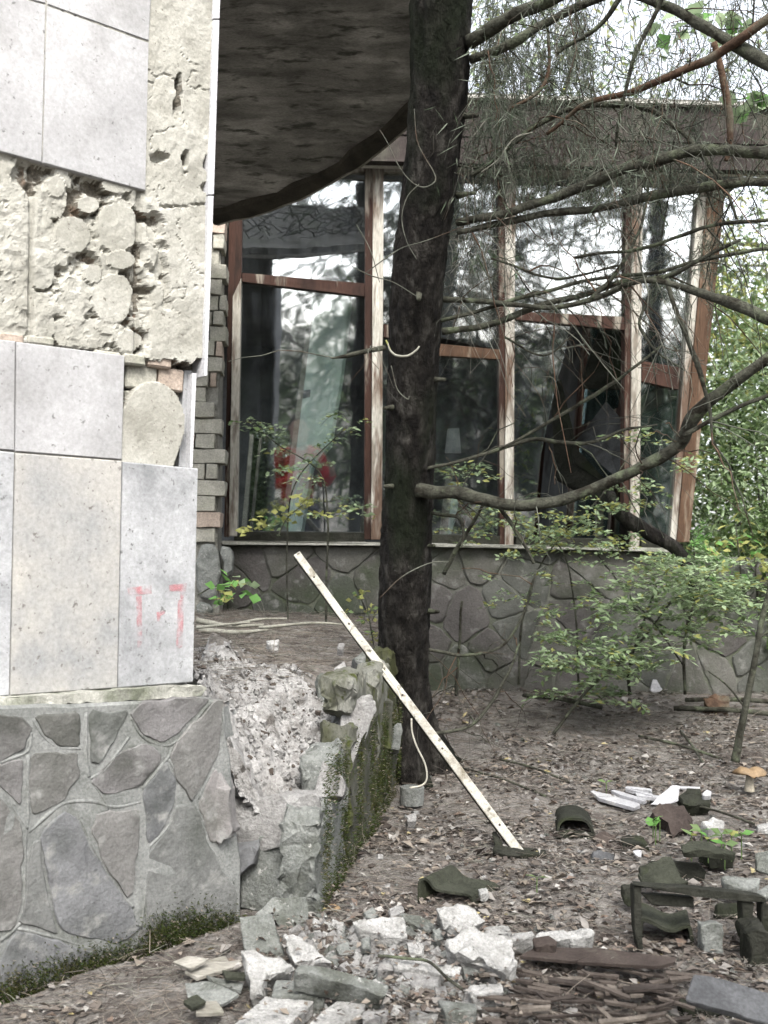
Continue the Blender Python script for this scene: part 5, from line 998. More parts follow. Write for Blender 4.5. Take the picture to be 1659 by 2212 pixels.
# ---- slabs and plaster at the foot of the broken wall
T = [
 ('f', 'stone_slab', [(350,560),(430,480),(590,485),(605,580),(640,720),(500,705),(455,590)], (550,720), .05, 'concrete_grey', 'tall grey slab propped on the broken wall behind another slab', 'slab', dict(lean=.45, back=.05, amp=.004)),
 ('f', 'stone_slab', [(268,592),(430,568),(462,680),(500,792),(300,742)], (400,790), .045, 'concrete_grey', 'grey-green slab standing at the plinth corner, edge toward the moss', 'slab', dict(lean=.4, amp=.004)),
 ('g', 'plaster_lump', [(480,655),(540,660),(640,730),(725,800),(560,800),(500,765)], .05, .06, 'concrete_white', 'cream plaster lump between the propped grey slab and long beam', 'rubble', dict(tilt=(-.1,-.5), amp=.012)),
 ('g', 'plaster_lump', [(288,735),(350,722),(440,770),(520,820),(500,858),(410,880),(400,960),(320,985),(330,890),(300,850)], .06, .06, 'concrete_white', 'white crooked plaster piece in front of the grey-green slab', 'rubble', dict(tilt=(0,-.7), amp=.012)),
 ('g', 'paving_slab', [(400,968),(635,990),(520,1110),(230,1115)], .035, .03, 'concrete_white', 'broad white slab lying at the very bottom of the heap', 'slab', dict(amp=.0025)),
 ('g', 'paving_slab', [(765,975),(895,992),(880,1035),(770,1110),(600,1110)], .032, .028, 'concrete_white', 'narrow white slab lying beside the broad one under the beam end', 'slab', dict(amp=.0025)),
 ('g', 'paving_slab', [(450,892),(560,890),(690,938),(690,965),(425,962)], .04, .035, 'concrete_grey', 'flat grey slab half under the long beam', 'slab', dict(amp=.0025)),
 ('g', 'stone_block', [(830,600),(860,588),(1080,582),(1095,672),(1060,690),(850,655)], .055, .055, 'concrete_white', 'squarish white block with flat top nearest the mossy wall foot', 'block', dict(tilt=(0,-.35))),
 ('g', 'stone_slab', [(1062,562),(1160,570),(1262,622),(1210,652),(1090,602)], .03, .03, 'concrete_grey', 'thin grey slab between white block and hollow white lump', 'slab', dict(tilt=(.15,-.3), amp=.003)),
 ('g', 'plaster_lump', [(1240,545),(1335,517),(1410,542),(1472,602),(1385,650),(1290,602)], .06, .06, 'concrete_white', 'white plaster lump with a dark hollow below the curled black sheet', 'rubble', dict(tilt=(0,-.5), amp=.012)),
 ('g', 'plaster_lump', [(1280,690),(1350,655),(1440,652),(1590,690),(1640,780),(1570,832),(1480,800),(1390,790)], .07, .07, 'concrete_white', 'largest white plaster lump in the heap, rough and rounded', 'rubble', dict(tilt=(0,-.4), amp=.018, cuts=3)),
 ('g', 'stone_slab', [(1020,792),(1190,780),(1362,822),(1350,868),(1200,842),(1030,832)], .045, .03, 'concrete_white', 'long white slab in the middle of the heap with a twig across', 'slab', dict(tilt=(.05,-.3), amp=.004)),
 ('g', 'stone_slab', [(1060,845),(1262,872),(1250,922),(1100,912)], .03, .03, 'rubstone', 'flat cream slab just below the long white slab', 'slab', dict(tilt=(0,-.2))),
 ('f', 'hollow_block', [(1365,832),(1575,842),(1585,925),(1560,932),(1548,872),(1400,862),(1390,905),(1370,900)], (1480,930), .05, 'concrete_grey', 'grey hollow block with a dark mouth under the large plaster lump', 'block', dict(lean=.15)),
 ('g', 'stone_block', [(1400,905),(1550,890),(1562,948),(1420,962)], .035, .04, 'concrete_white', 'small white block in front of the hollow block', 'block', dict(tilt=(0,-.3))),
 ('g', 'paving_slab', [(1240,985),(1430,1003),(1432,1035),(1280,1050)], .035, .035, 'concrete_grey', 'pale grey slab at the bottom beside the rotten strips', 'slab', dict(amp=.0025)),
 ('g', 'stone_chip', [(1110,1020),(1245,1050),(1240,1075),(1095,1058)], .025, .025, 'concrete_white', 'thin white chip lying flat near the picture bottom', 'stone', {}),
 ('g', 'stone_block', [(1470,622),(1600,630),(1612,668),(1480,660)], .035, .04, 'concrete_white', 'small white brick-shaped block behind the largest plaster lump', 'block', dict(tilt=(0,-.3))),
 ('g', 'stone_block', [(1625,650),(1700,648),(1712,668),(1640,678)], .03, .03, 'rubstone', 'cream block in line with the long white stone', 'block', dict(tilt=(0,-.3))),
 ('g', 'stone_chip', [(870,680),(905,672),(920,740),(875,742)], .05, .05, 'concrete_grey', 'little upright grey stone in front of the squarish white block', 'stone', dict(tilt=(0,-.8))),
 ('g', 'stone_chip', [(935,780),(1010,770),(1020,820),(940,830)], .05, .05, 'rubstone', 'cream stone left of the long white slab in the heap', 'stone', dict(tilt=(0,-.4))),
 ('g', 'stone_chip', [(880,1040),(1000,1035),(960,1085),(870,1080)], .03, .03, 'rubstone', 'broken cream chip at the bottom by the beam end', 'stone', {}),
 ('g', 'stone_chip', [(1100,710),(1185,705),(1180,755),(1110,750)], .03, .03, 'concrete_white', 'white chip before the squarish white block', 'stone', dict(tilt=(0,-.3))),
 ('g', 'stone_chip', [(880,545),(930,530),(960,570),(900,580)], .03, .03, 'concrete_grey', 'dark grey stone on the slope behind the squarish white block', 'stone', dict(tilt=(0,-.3))),
 ('g', 'stone_chip', [(1000,545),(1060,525),(1072,565),(1010,580)], .03, .03, 'rubstone', 'pale stone behind the thin grey slab', 'stone', dict(tilt=(0,-.3))),
 ('g', 'stone_chip', [(1085,80),(1130,60),(1135,110),(1095,120)], .04, .04, 'rubstone', 'pinkish stone on the leafy slope beside the mossy wall', 'stone', dict(tilt=(0,-.6))),
 ('g', 'stone_chip', [(1435,435),(1480,425),(1492,450),(1450,462)], .03, .02, 'concrete_white', 'white pebble on the end of the curled black sheet', 'stone', {}),
 ('g', 'stone_chip', [(1215,640),(1260,630),(1270,690),(1225,700)], .04, .04, 'concrete_grey', 'mossy grey stone left of the largest plaster lump', 'stone', dict(tilt=(0,-.6))),
]
for it in T:
    if it[0] == 'f': _, nm, pl, bs, th, m, lb, ct, kw = it; fslab(nm, Z5(pl), Z5([bs])[0], th, m, lb, ct, **kw)
    else: _, nm, pl, h, th, m, lb, ct, kw = it; gslab(nm, Z5(pl), h, th, m, lb, ct, **kw)
# long slab lying across the heap
_bp = Z5([(528, 838), (560, 800), (640, 802), (700, 822), (1008, 912), (985, 955), (760, 898)]); p0 = onground(*Z5([(760, 960)])[0], .07)
o = slabobj('stone_beam', [onplane(x, y, p0, unit(np.array([.22, -.45, 1]))) for x, y in _bp], unit(np.array([.1, -.5, 1])), .05, M['concrete_grey'], None, amp=.005, cuts=3, seed=77); single(o, 'long grey slab lying across the heap, its pale top edge slanting down', 'slab')
# curled and bent roofing sheets
shell('roofing_sheet', Z5([(1146,510),(1148,410),(1165,388),(1195,398),(1235,440),(1285,455),(1350,462),(1405,480),(1422,525)]), Z5([(1290,525)])[0], (.07, .10, .0), .006, 'green_tile', 'curled grey-black roofing sheet with dark hollow on the leafy slope', 'roofing sheet')
shell('roofing_sheet', Z6([(388,660),(392,545),(420,496),(480,484),(550,492),(600,534),(632,620)]), Z6([(505,640)])[0], (.02, .15, .0), .006, 'black_felt', 'black arched roofing piece behind the foot of the lath', 'roofing sheet')
fslab('mossy_tile', Z6([(386,572),(470,556),(560,562),(628,572),(612,650),(500,650),(410,620)]), Z6([(505,650)])[0], .012, 'black_felt', 'dark mossy tile leaning on the black arched roofing piece', 'tile', lean=.5)
shell('roofing_sheet', Z6([(880,1270),(888,1120),(905,1088),(960,1100),(1040,1140),(1100,1152),(1165,1130),(1200,1140),(1214,1260)]), Z6([(1050,1240)])[0], (.02, .10, .0), .007, 'green_tile', 'curved grey-green tile with black hollow under the wooden frame', 'roofing sheet')
gslab('bent_tile', Z6([(872,806),(960,745),(1080,705),(1122,822),(1182,858),(1045,892),(900,884)]), .07, .012, 'green_tile', 'bent mossy grey-green tile on top of the junk behind the wooden frame', 'tile', tilt=(-.1, -.5))
gslab('dark_scrap', Z6([(872,772),(1012,735),(970,790),(890,835)]), .075, .012, 'black_felt', 'black scrap tucked beside the bent mossy tile', 'scrap', tilt=(.2, -.6))
fslab('dark_board', Z6([(780,900),(850,890),(862,1025),(820,1020),(788,985)]), Z6([(820,1030)])[0], .02, 'wood_dark', 'short black rounded board end left of the wooden frame post', 'board', lean=.1)
fr = thing('wooden_frame', onground(*Z6([(870, 1290)])[0]), 'dark rotten wooden frame with posts standing in the junk heap', 'frame')
fslab('rail', Z6([(850,886),(1210,908),(1590,950),(1650,962),(1650,992),(1560,985),(1214,958)]), Z6([(870,1285)])[0], .03, 'wood_dark', '', '', lean=.02, par=fr, amp=.002)
fslab('board', Z6([(900,940),(1212,960),(1218,1022),(960,1008)]), Z6([(870,1285)])[0], .02, 'wood_dark', '', '', lean=.02, par=fr, back=.02, amp=.002)
for pl in ([(850,892),(897,896),(905,1150),(912,1290),(880,1290),(862,1160)], [(1505,985),(1575,990),(1562,1185),(1508,1180)], [(1622,990),(1664,994),(1668,1200),(1630,1200)]): fslab('post', Z6(pl), Z6([(870,1285)])[0], .035, 'wood_dark', '', '', lean=.02, par=fr, back=.008, amp=.002)
fslab('stone_block', Z6([(1262,1120),(1378,1118),(1392,1300),(1268,1280)]), Z6([(1320,1300)])[0], .05, 'concrete_grey', 'upright dark grey block beside the curved tile under the frame', 'block', lean=.1)
gslab('mossy_slab', Z6([(1140,648),(1222,622),(1472,684),(1462,700),(1165,684)]), .09, .018, 'green_tile', 'flat mossy slab roofing a black opening with green leaves above', 'slab', tilt=(0, -.15))
fslab('painted_cavity', Z6([(1282,700),(1458,700),(1456,792),(1300,800)]), Z6([(1370,800)])[0], .08, 'black_felt', 'black piece painted as the shaded opening under the flat mossy slab', 'opening', lean=.02)  # solid black piece stands for the shade inside the cavity
fslab('stone_block', Z6([(1100,748),(1240,748),(1292,800),(1280,862),(1130,868)]), Z6([(1200,868)])[0], .06, 'wood_dark', 'dark block below the flat mossy slab', 'block', lean=.3)
gslab('stone_slab', Z6([(1390,850),(1420,828),(1610,840),(1600,912),(1500,918),(1400,885)]), .05, .03, 'concrete_grey', 'grey stone slab on the junk right behind the frame rail', 'slab', tilt=(0, -.3))
fslab('dark_board', Z6([(1355,1000),(1505,1005),(1500,1095),(1342,1085)]), Z6([(1430,1095)])[0], .02, 'wood_dark', 'dark flat board seen between frame posts under the rail', 'board', lean=.4)
fslab('rotten_stump', Z6([(1542,1180),(1600,1150),(1668,1150),(1672,1390),(1560,1395)]), Z6([(1610,1392)])[0], .09, 'wood_dark', 'black rotten stump at the picture edge below the frame', 'stump', lean=.05, amp=.01)
fslab('slate_piece', Z6([(1592,700),(1668,672),(1672,840),(1590,808)]), Z6([(1640,900)])[0], .015, 'concrete_grey', 'upright bluish slate at the picture edge above the frame rail', 'slate', lean=.35)
gslab('slate_piece', Z6([(1572,960),(1668,872),(1672,955),(1605,978)]), .10, .012, 'concrete_grey', 'bluish slate lying slanted on the end of the frame rail', 'slate', tilt=(-.5, -.4))
fslab('bark_chunk', Z6([(962,435),(1010,406),(1150,405),(1196,480),(1212,542),(1120,560),(1080,590),(1062,520),(985,478)]), Z6([(1090,590)])[0], .06, 'dark_plate', 'dark brown chunk of bark below the white plastic grid', 'bark', lean=.8, amp=.01)
gslab('white_stone', Z6([(1258,492),(1330,480),(1392,512),(1380,546),(1300,542)]), .05, .03, 'concrete_white', 'rounded white stone behind the flat mossy slab', 'stone', tilt=(0, -.3))
gslab('white_stone', Z6([(1590,520),(1668,510),(1668,540),(1600,542)]), .02, .02, 'concrete_white', 'flat white stone at the picture edge level with the green leaves', 'stone')
fslab('grey_bag', Z6([(604,692),(640,675),(700,684),(746,720),(712,772),(640,765),(606,738)]), Z6([(670,770)])[0], .04, 'sheet_grey', 'pale blue-grey rounded lump in front of the black arched roofing', 'rubble', lean=.6, amp=.008)
fslab('grey_chunk', Z6([(606,592),(680,560),(742,590),(692,662),(612,650)]), Z6([(660,660)])[0], .03, 'dark_plate', 'dark chunk wedged behind the pale blue-grey lump', 'rubble', lean=.5, amp=.008)
gslab('rotten_board', Z6([(0,560),(28,556),(60,655),(330,662),(352,708),(62,704),(20,680)]), .03, .025, 'wood_dark', 'black mossy board lying at the foot of the leaning lath', 'board', tilt=(0, -.3))
shell('roofing_sheet', Z6([(782,672),(800,646),(860,640),(930,646),(952,680)]), Z6([(866,700)])[0], (.01, .08, .0), .006, 'black_felt', 'small black curved scrap between arched roofing and bent tile', 'roofing sheet')
gslab('white_scrap', Z6([(870,690),(905,680),(912,715),(890,728)]), .03, .008, 'white_plastic', 'tiny white scrap in front of the small black curved piece', 'scrap', tilt=(.3, -.5))
for pl, lb in (([(170,1312),(262,1255),(692,1266),(640,1300),(500,1342)], 'dark brown plate lying beside the white heap, under another plate'), ([(505,1345),(690,1268),(1110,1318),(1098,1345),(982,1374)], 'dark brown plate overlapping its twin toward the wooden frame')): gslab('brown_plate', Z6(pl), .028 if pl[0][0] < 300 else .036, .008, 'dark_plate', lb, 'plate', amp=.0015, bev=.001)
for pl, lb in (([(270,1190),(300,1160),(440,1150),(470,1205),(290,1212)], 'white stone in line, nearest the largest plaster lump'), ([(445,1150),(595,1140),(622,1180),(600,1198),(475,1206)], 'white stone at the end of the line beside the brown plates'), ([(120,1165),(245,1158),(262,1198),(130,1206)], 'middle white stone of the line behind the brown plates'), ([(-20,1150),(70,1132),(112,1165),(100,1205),(0,1205)], 'knobbly white stone opening the line by the plaster lump')): gslab('white_stone', Z6(pl), .04, .04, 'concrete_white', lb, 'stone', tilt=(0, -.3))
gslab('dark_stone', Z6([(255,1210),(340,1195),(405,1230),(395,1255),(270,1255)]), .045, .04, 'dark_plate', 'dark stone between the white stones and the brown plates', 'stone', tilt=(0, -.3))
gs = thing('grey_sheet', onground(*Z6([(1400, 1650)])[0]), 'mottled grey sheet tilted over a black gap at the picture corner', 'sheet'); gslab('sheet', Z6([(1212,1420),(1300,1430),(1690,1540),(1690,1730),(1420,1640),(1162,1580)]), .11, .012, 'sheet_grey', '', '', tilt=(.18, -.5), amp=.002, par=gs, bev=.002)
fslab('painted_gap_shade', Z6([(1150,1600),(1690,1745),(1690,1800),(1142,1760)]), Z6([(1400,1760)])[0], .05, 'black_felt', '', '', lean=.02, par=gs, back=.05)  # black piece painted in for the shade below the tilted sheet
fslab('red_scrap', Z6([(1210,1410),(1370,1420),(1690,1520),(1690,1535),(1300,1432)]), Z6([(1500,1640)])[0], .01, 'dark_plate', 'dark board edge showing behind the tilted grey sheet', 'board', lean=.6, back=.1)
# rotten wooden strips
rr = random.Random(11)
for k in range(78):
    x = rr.uniform(0, 1180); y = rr.uniform(1385, 1730); x = min(x, 1240-(y-1385)*.25); a = rr.gauss(-.06, .16) if rr.random() < .82 else rr.uniform(.5, 1.3); L = rr.uniform(120, 420)*(.8 if abs(a) < .5 else .35); w = rr.uniform(9, 22)
    if abs(a) < .5: poly = [(x-L/2, y+a*L/2), (x+L/2, y-a*L/2), (x+L/2-6, y-a*L/2+w), (x-L/2+8, y+a*L/2+w)]
    else: poly = [(x, y), (x+w*1.4, y-3), (x+w*1.4+L/a*.5, y+L*.5), (x+L/a*.5, y+L*.5)]
    gslab('rotten_strip', Z6(poly), rr.uniform(.006, .034), .005, M['strip'][rr.choice([0, 0, 1, 1, 1, 2])], 'thin rotten brown strip in the litter of strips along the picture bottom', 'wood strip', amp=.0015, bev=0, cuts=1, tilt=(rr.gauss(0, .06), rr.gauss(0, .1)), group='rotten wooden strips at the bottom')
# splintered shingles at the foot of the plinth
for k, (pl, m) in enumerate((([(100,790),(200,770),(220,800),(130,830)], 'wood_grey'), ([(0,850),(110,800),(270,790),(280,812),(60,880)], 'wood_grey'), ([(105,870),(290,905),(280,945),(150,905)], 'concrete_grey'), ([(0,900),(120,890),(270,960),(180,1010),(20,980)], 'concrete_grey'), ([(30,1000),(160,985),(200,1040),(60,1055)], 'wood_grey'), ([(-60,800),(20,770),(120,780),(30,830)], 'wood_grey'), ([(180,840),(300,850),(300,880),(200,880)], 'green_tile'), ([(-10,990),(60,960),(110,1000),(40,1030)], 'green_tile'))):
    gslab('shingle', Z5(pl), .02+.004*k, .008, m, ('weathered grey shingle splinter at the plinth foot, nearest the moss', 'long grey splinter lying below the moss', 'grey shingle split along its grain at the slab corner', 'broad grey-green shingle in the needle litter', 'grey shingle lowest in the plinth corner', 'short grey splinter against the plinth foot', 'mossy shingle under the standing slab', 'mossy shingle in the needles near the picture bottom')[k], 'shingle', tilt=(rr.gauss(0, .12), rr.gauss(-.1, .1)), amp=.003, bev=.001)
# yellow mushroom by the mossy wall, and the tan boletus
def mushroom(loc, hs, rs, rc, hc, label, lobed=False):
    o = thing('mushroom', loc, label, 'mushroom'); loc = np.asarray(loc, float); k = 28
    pr = [(0, rs*1.15), (hs*.3, rs*1.05), (hs*.7, rs*.85), (hs, rs*.8)]; V = [loc+np.array([math.cos(a)*r, math.sin(a)*r, z]) for z, r in pr for a in np.linspace(0, 2*PI, k, endpoint=False)]; mesh('stem', V, [[j*k+i, j*k+(i+1) % k, (j+1)*k+(i+1) % k, (j+1)*k+i] for j in range(3) for i in range(k)], M['stem'], o, smooth=True)
    pr = [(hs-.004, rs*.7), (hs-.002, rc*.7), (hs+hc*.06, rc*.97), (hs+hc*.22, rc), (hs+hc*.55, rc*.8), (hs+hc*.85, rc*.5), (hs+hc, rc*.2), (hs+hc, .001)]; V = []
    for z, r in pr:
        for a in np.linspace(0, 2*PI, k, endpoint=False):
            n_ = 1+.07*math.sin(3*a+1)+.03*math.sin(7*a); dz = -hc*.42*math.exp(-(math.cos(a)*r/(rc*.28))**2) if lobed and z > hs+hc*.2 else 0
            V.append(loc+np.array([math.cos(a)*r*n_, math.sin(a)*r*n_*.8, z+dz+(.12*hc*math.sin(a*2) if r > rc*.6 else 0)]))
    mesh('cap', V, [[j*k+i, j*k+(i+1) % k, (j+1)*k+(i+1) % k, (j+1)*k+i] for j in range(7) for i in range(k)], M['cap'], o, smooth=True)
mushroom(onground(1619, 1709), .052, .0135, .052, .028, 'tan mushroom with a wavy two-lobed cap beside the slim sapling', True)
mushroom(onground(718, 1983), .016, .008, .017, .014, 'small yellow mushroom at the mossy foot of the raised bed wall')
# white plastic grid and bits
wg = thing('plastic_grid', onground(1350, 1735), 'broken white plastic grid lying on the leaf litter beside a white sheet', 'grid')
for pl, h in (([(592,322),(612,318),(892,402),(860,424),(640,362)], .03), ([(716,318),(738,314),(930,372),(915,384),(770,344)], .032), ([(800,300),(812,292),(962,308),(966,330),(948,318),(826,306)], .034), ([(800,304),(812,306),(968,338),(968,350)], .034), ([(640,330),(780,352),(890,400),(850,416)], .022), ([(860,330),(1010,350),(1000,362),(870,346)], .03)): gslab('bar', Z6(pl), h, .012, 'white_plastic', '', '', amp=.0008, bev=.001, cuts=1, par=wg)
gslab('white_sheet', Z6([(952,410),(1010,345),(1080,285),(1132,290),(1122,380),(1060,400)]), .045, .006, 'white_plastic', 'crumpled white plastic sheet at the end of the broken grid', 'sheet', tilt=(-.2, -.4), amp=.004)
gslab('white_stick', Z6([(1128,292),(1252,296),(1250,304),(1128,302)]), .06, .006, 'white_plastic', 'short white plastic stick pointing away from the white sheet', 'stick', amp=.0008, cuts=1, bev=.001)
gslab('black_lump', Z6([(1120,340),(1180,300),(1250,310),(1270,360),(1330,370),(1320,410),(1180,400)]), .05, .05, 'black_felt', 'black lump between the white plastic stick and white knob', 'scrap', tilt=(0, -.5), amp=.01)
gslab('bottle_top', Z6([(1262,335),(1290,316),(1320,328),(1316,350),(1275,350)]), .06, .02, 'white_plastic', 'white plastic bottle cap sitting on the black lump', 'cap', tilt=(0, -.4), amp=.003)
fslab('white_figure', [(1403,1492),(1407,1478),(1411,1468),(1419,1468),(1423,1480),(1432,1490),(1424,1496),(1410,1497)], (1415,1500), .015, 'white_plastic', 'small crumpled white wrapper at the foot of the stone wall', 'wrapper', lean=.2, amp=.004)
gslab('rusty_lump', [(1520,1508),(1545,1500),(1575,1503),(1578,1525),(1545,1530),(1522,1522)], .05, .05, 'branch_red', 'orange-brown lump on the logs beside the slim sapling', 'rubble', tilt=(0, -.5), amp=.012)
for k, (a, b, w, lb) in enumerate((((1455,1530),(1690,1545),9,'mossy pole lying below the stone wall'), ((1480,1512),(1690,1518),8,'pole lying parallel behind the mossy pole'), ((1130,1502),(1300,1528),8,'mossy stick lying against the wall foot'), ((1000,1660),(1180,1720),4,'thin dry stick on the leaf litter by the lath'), ((1380,1590),(1560,1640),5,'dry stick below the slim sapling'), ((1520,1650),(1470,1580),5,'dark stick crossing toward the slim sapling'), ((1230,1690),(1080,1640),4,'thin grey twig on the litter in front of the trunk'), ((1450,1730),(1630,1780),4,'twig behind the green leaves'))):
    p, q_ = onground(*a, .02), onground(*b, .02); l = spline([p, (p+q_)/2+np.array([0, 0, .008]), q_], 12); v, f = tubegeo(l, np.full(12, w*.5*p[1]/F*1.2), 7, .3); single(mesh('fallen_stick', v, f, M['branch'], smooth=True), lb, 'stick')
q = spline([onground(*Z5([c])[0], .06) for c in ((950,770),(1100,785),(1200,800),(1290,880),(1365,935))], 20); v, f = tubegeo(q, np.full(20, .0028), 6, .2); single(mesh('fallen_twig', v, f, M['branch'], smooth=True), 'dark bent twig lying over the white slabs of the heap', 'twig')
# pale sticks on the raised bed
for k, pts in enumerate((([(424,1340),(500,1352),(570,1350)]), ([(430,1362),(520,1366),(580,1360)]), ([(500,1350),(560,1338),(620,1336)]), ([(560,1356),(680,1346),(770,1352)]), ([(424,1356),(480,1350),(540,1344)]))):
    l = []
    for x, y in pts: d = 3.7-k*.06; w_ = P(x, y, d); w_[2] = max(w_[2], float(bedz(w_[0], w_[1]))+.012); l.append(w_)
    l = spline(l, 14); v, f = tubegeo(l, np.linspace(.011, .005, 14) if k < 2 else np.linspace(.006, .003, 14), 7, .3); single(mesh('bleached_stick', v, f, M['twig_pale'], smooth=True), ('thick bleached branch lying on the raised bed at the clad wall', 'bleached branch nearest the rubble on the raised bed', 'thin bleached branch forking toward the window', 'long thin pale stick reaching to the leaning lath', 'pale stick crossing the bleached branches')[k], 'stick')
for poly, m, lb in (([(574,1382),(604,1378),(604,1392),(584,1394)], 'concrete_white', 'pale flat stone alone on the needles of the raised bed'), ([(492,1428),(520,1422),(524,1436),(500,1440)], 'rubstone', 'cream stone at the upper edge of the rubble slope'), ([(426,1398),(460,1392),(470,1408),(432,1416)], 'concrete_white', 'white chips against the clad wall on the raised bed'), ([(730,1388),(745,1390),(740,1402),(728,1400)], 'rubstone', 'small pale stone near the lath on the raised bed')):
    p0 = P(*cen(poly), 3.2); p0[2] = float(bedz(p0[0], p0[1]))+.03; o = slabobj('stone_chip', [onplane(x, y, p0, unit(np.array([0, -.3, 1]))) for x, y in poly], unit(np.array([0, -.3, 1])), .03, M[m], None, seed=len(lb), cuts=2); single(o, lb, 'stone')
# small green plants in the junk
def leafplant(pts, d_h, ln, mats, probs, label, n=3):
    p = [onground(x, y, d_h) for x, y in pts]; o = thing('seedling', p[0], label, 'plant'); c, dd, nn = [], [], []
    for q in p:
        l = spline([q-np.array([0, 0, d_h*.7]), q-np.array([0, 0, d_h*.3]), q], 6); v, f = tubegeo(l, np.full(6, .0015), 5); mesh('stem', v, f, M['leaf_g'], o)
        for _ in range(n): a = rng.uniform(0, 2*PI); c.append(q); dd.append([math.cos(a), math.sin(a), rng.uniform(-.1, .5)]); nn.append([rng.normal()*.4, rng.normal()*.4-.3, 1])
    for j in range(len(c)): leafmesh('leaf', np.array(c[j:j+1]), np.array(dd[j:j+1]), np.array(nn[j:j+1]), ln*rng.uniform(.8, 1.2), ln*.5, [mats[rng.choice(len(mats), p=probs)]], o, fold=.15)
leafplant(Z6([(1200,590),(1260,560),(1300,600),(1380,580),(1400,640),(1440,590),(1500,580)]), .09, .035, [M['leaf_b'], M['leaf_g'], M['leaf_y']], [.4, .4, .2], 'green leafy seedling growing over the flat mossy slab', 3)
leafplant(Z6([(970,490),(1010,510),(985,530)]), .07, .034, [M['leaf_b']], [1], 'two bright green leaves beside the bark chunk', 2)
leafplant([(1160,1895), (1310,1690)], .05, .03, [M['leaf_g']], [1], 'lone green leaf sprig on the litter between lath and curled sheet', 2)

# ---- inside the room
def dpoly(pts): return [P(x, y, d) for x, y, d in pts]
def indoor(name, pts, th, m, label, cat, bevel=.001):
    p = dpoly(pts); nn = unit(np.cross(p[1]-p[0], p[-1]-p[0])); nn = nn if nn[1] < 0 else -nn; v, f = plategeo(p, nn, th, bevel=bevel); o = mesh(name, v, f, M[m]); return single(o, label, cat)
bd = thing('leaning_board', P(690, 1150, 5.3), 'tall pale green board with a dark strap leaning inside the first window', 'board')
p = dpoly([(675,640,6.25),(756,636,5.9),(738,800,5.65),(712,960,5.42),(672,1012,5.40),(642,1196,5.25),(614,1196,5.42),(650,850,5.93)]); nn = unit(np.cross(p[1]-p[0], p[-2]-p[0])); nn = nn if nn[1] < 0 else -nn
v, f = plategeo(p, nn, .02, bevel=.002); mesh('panel', v, f, M['board'], bd)
p = [q+nn*.006 for q in [onplane(x, y, p[0], nn) for x, y in ((644,846),(728,836),(727,852),(643,862))]]; v, f = plategeo(p, nn, .008, bevel=.001); mesh('strap', v, f, M['black'], bd)
indoor('batten', [(664,690,5.9),(674,692,5.9),(612,1196,5.2),(600,1196,5.2)], .02, 'wood_grey', 'grey batten leaning along the edge of the pale green board', 'batten')
indoor('batten', [(540,938,5.5),(548,938,5.5),(530,1170,5.2),(519,1170,5.2)], .02, 'wood_grey', 'short pale batten leaning by the first window post', 'batten')
indoor('batten', [(560,945,5.6),(566,945,5.6),(540,1196,5.2),(534,1196,5.2)], .02, 'wood_grey', 'second short batten just behind the one by the window post', 'batten')
indoor('batten', [(784,1080,5.1),(772,1196,5.1),(786,1196,5.1),(788,1082,5.1)], .015, 'wood_white', 'white slat end inside the first window near the middle post', 'slat')
indoor('pale_lath', [(965,1008,5.3),(980,1008,5.3),(962,1196,5.1),(944,1196,5.1)], .015, 'wood_white', 'pale slat leaning inside the second bay beside the trunk', 'slat')
indoor('pale_lath', [(978,1044,5.4),(998,1044,5.4),(984,1120,5.2),(962,1196,5.2)], .015, 'board', 'short wide pale slat behind the slat in the second bay', 'slat')
indoor('grey_sheet', [(1308,868,5.4),(1362,930,5.2),(1362,1040,5.1),(1330,1030,5.1),(1240,955,5.5),(1262,930,5.5)], .01, 'sheet_grey', 'crooked blue-grey sheet hanging in the broken third bay', 'sheet')
indoor('hanging_beam', [(1190,830,5.6),(1212,820,5.6),(1240,1000,5.4),(1330,1060,5.2),(1322,1100,5.2),(1200,1030,5.5)], .06, 'wood_dark', 'dark collapsed beam slanting through the broken third bay', 'beam')
indoor('hanging_board', [(1300,700,5.6),(1372,690,5.6),(1372,842,5.4),(1250,838,5.6)], .04, 'wood_dark', 'black board hanging under the third transom', 'board')
indoor('thin_lath', [(1150,764,5.2),(1262,742,5.3),(1262,745,5.3),(1150,768,5.2)], .005, 'lath', 'thin white lath slanting behind the third bay transom', 'lath')
indoor('door_frame', [(1104,1030,7.5),(1120,1030,7.5),(1120,1196,7.5),(1104,1196,7.5)], .05, 'wood_grey', 'grey upright by the small gap in the back wall', 'post')
indoor('door_frame', [(1290,1080,5.6),(1304,1080,5.6),(1302,1200,5.6),(1288,1200,5.6)], .04, 'wood_grey', 'short grey upright inside the third bay near the fallen limb', 'post')
indoor('reflection_sheet', [(1000,590,5.6),(1066,585,5.6),(1060,690,5.6),(1040,720,5.6),(1000,700,5.6)], .008, 'plaster', 'pale grey sheet standing in for a reflection in the second bay', 'reflection')  # pale sheet stands in for a reflection on the glass of this bay
indoor('pale_box', [(968,926,5.9),(992,924,5.9),(996,978,5.9),(962,978,5.9)], .05, 'white_plastic', 'small pale lampshade in the dark of the second bay', 'lampshade')

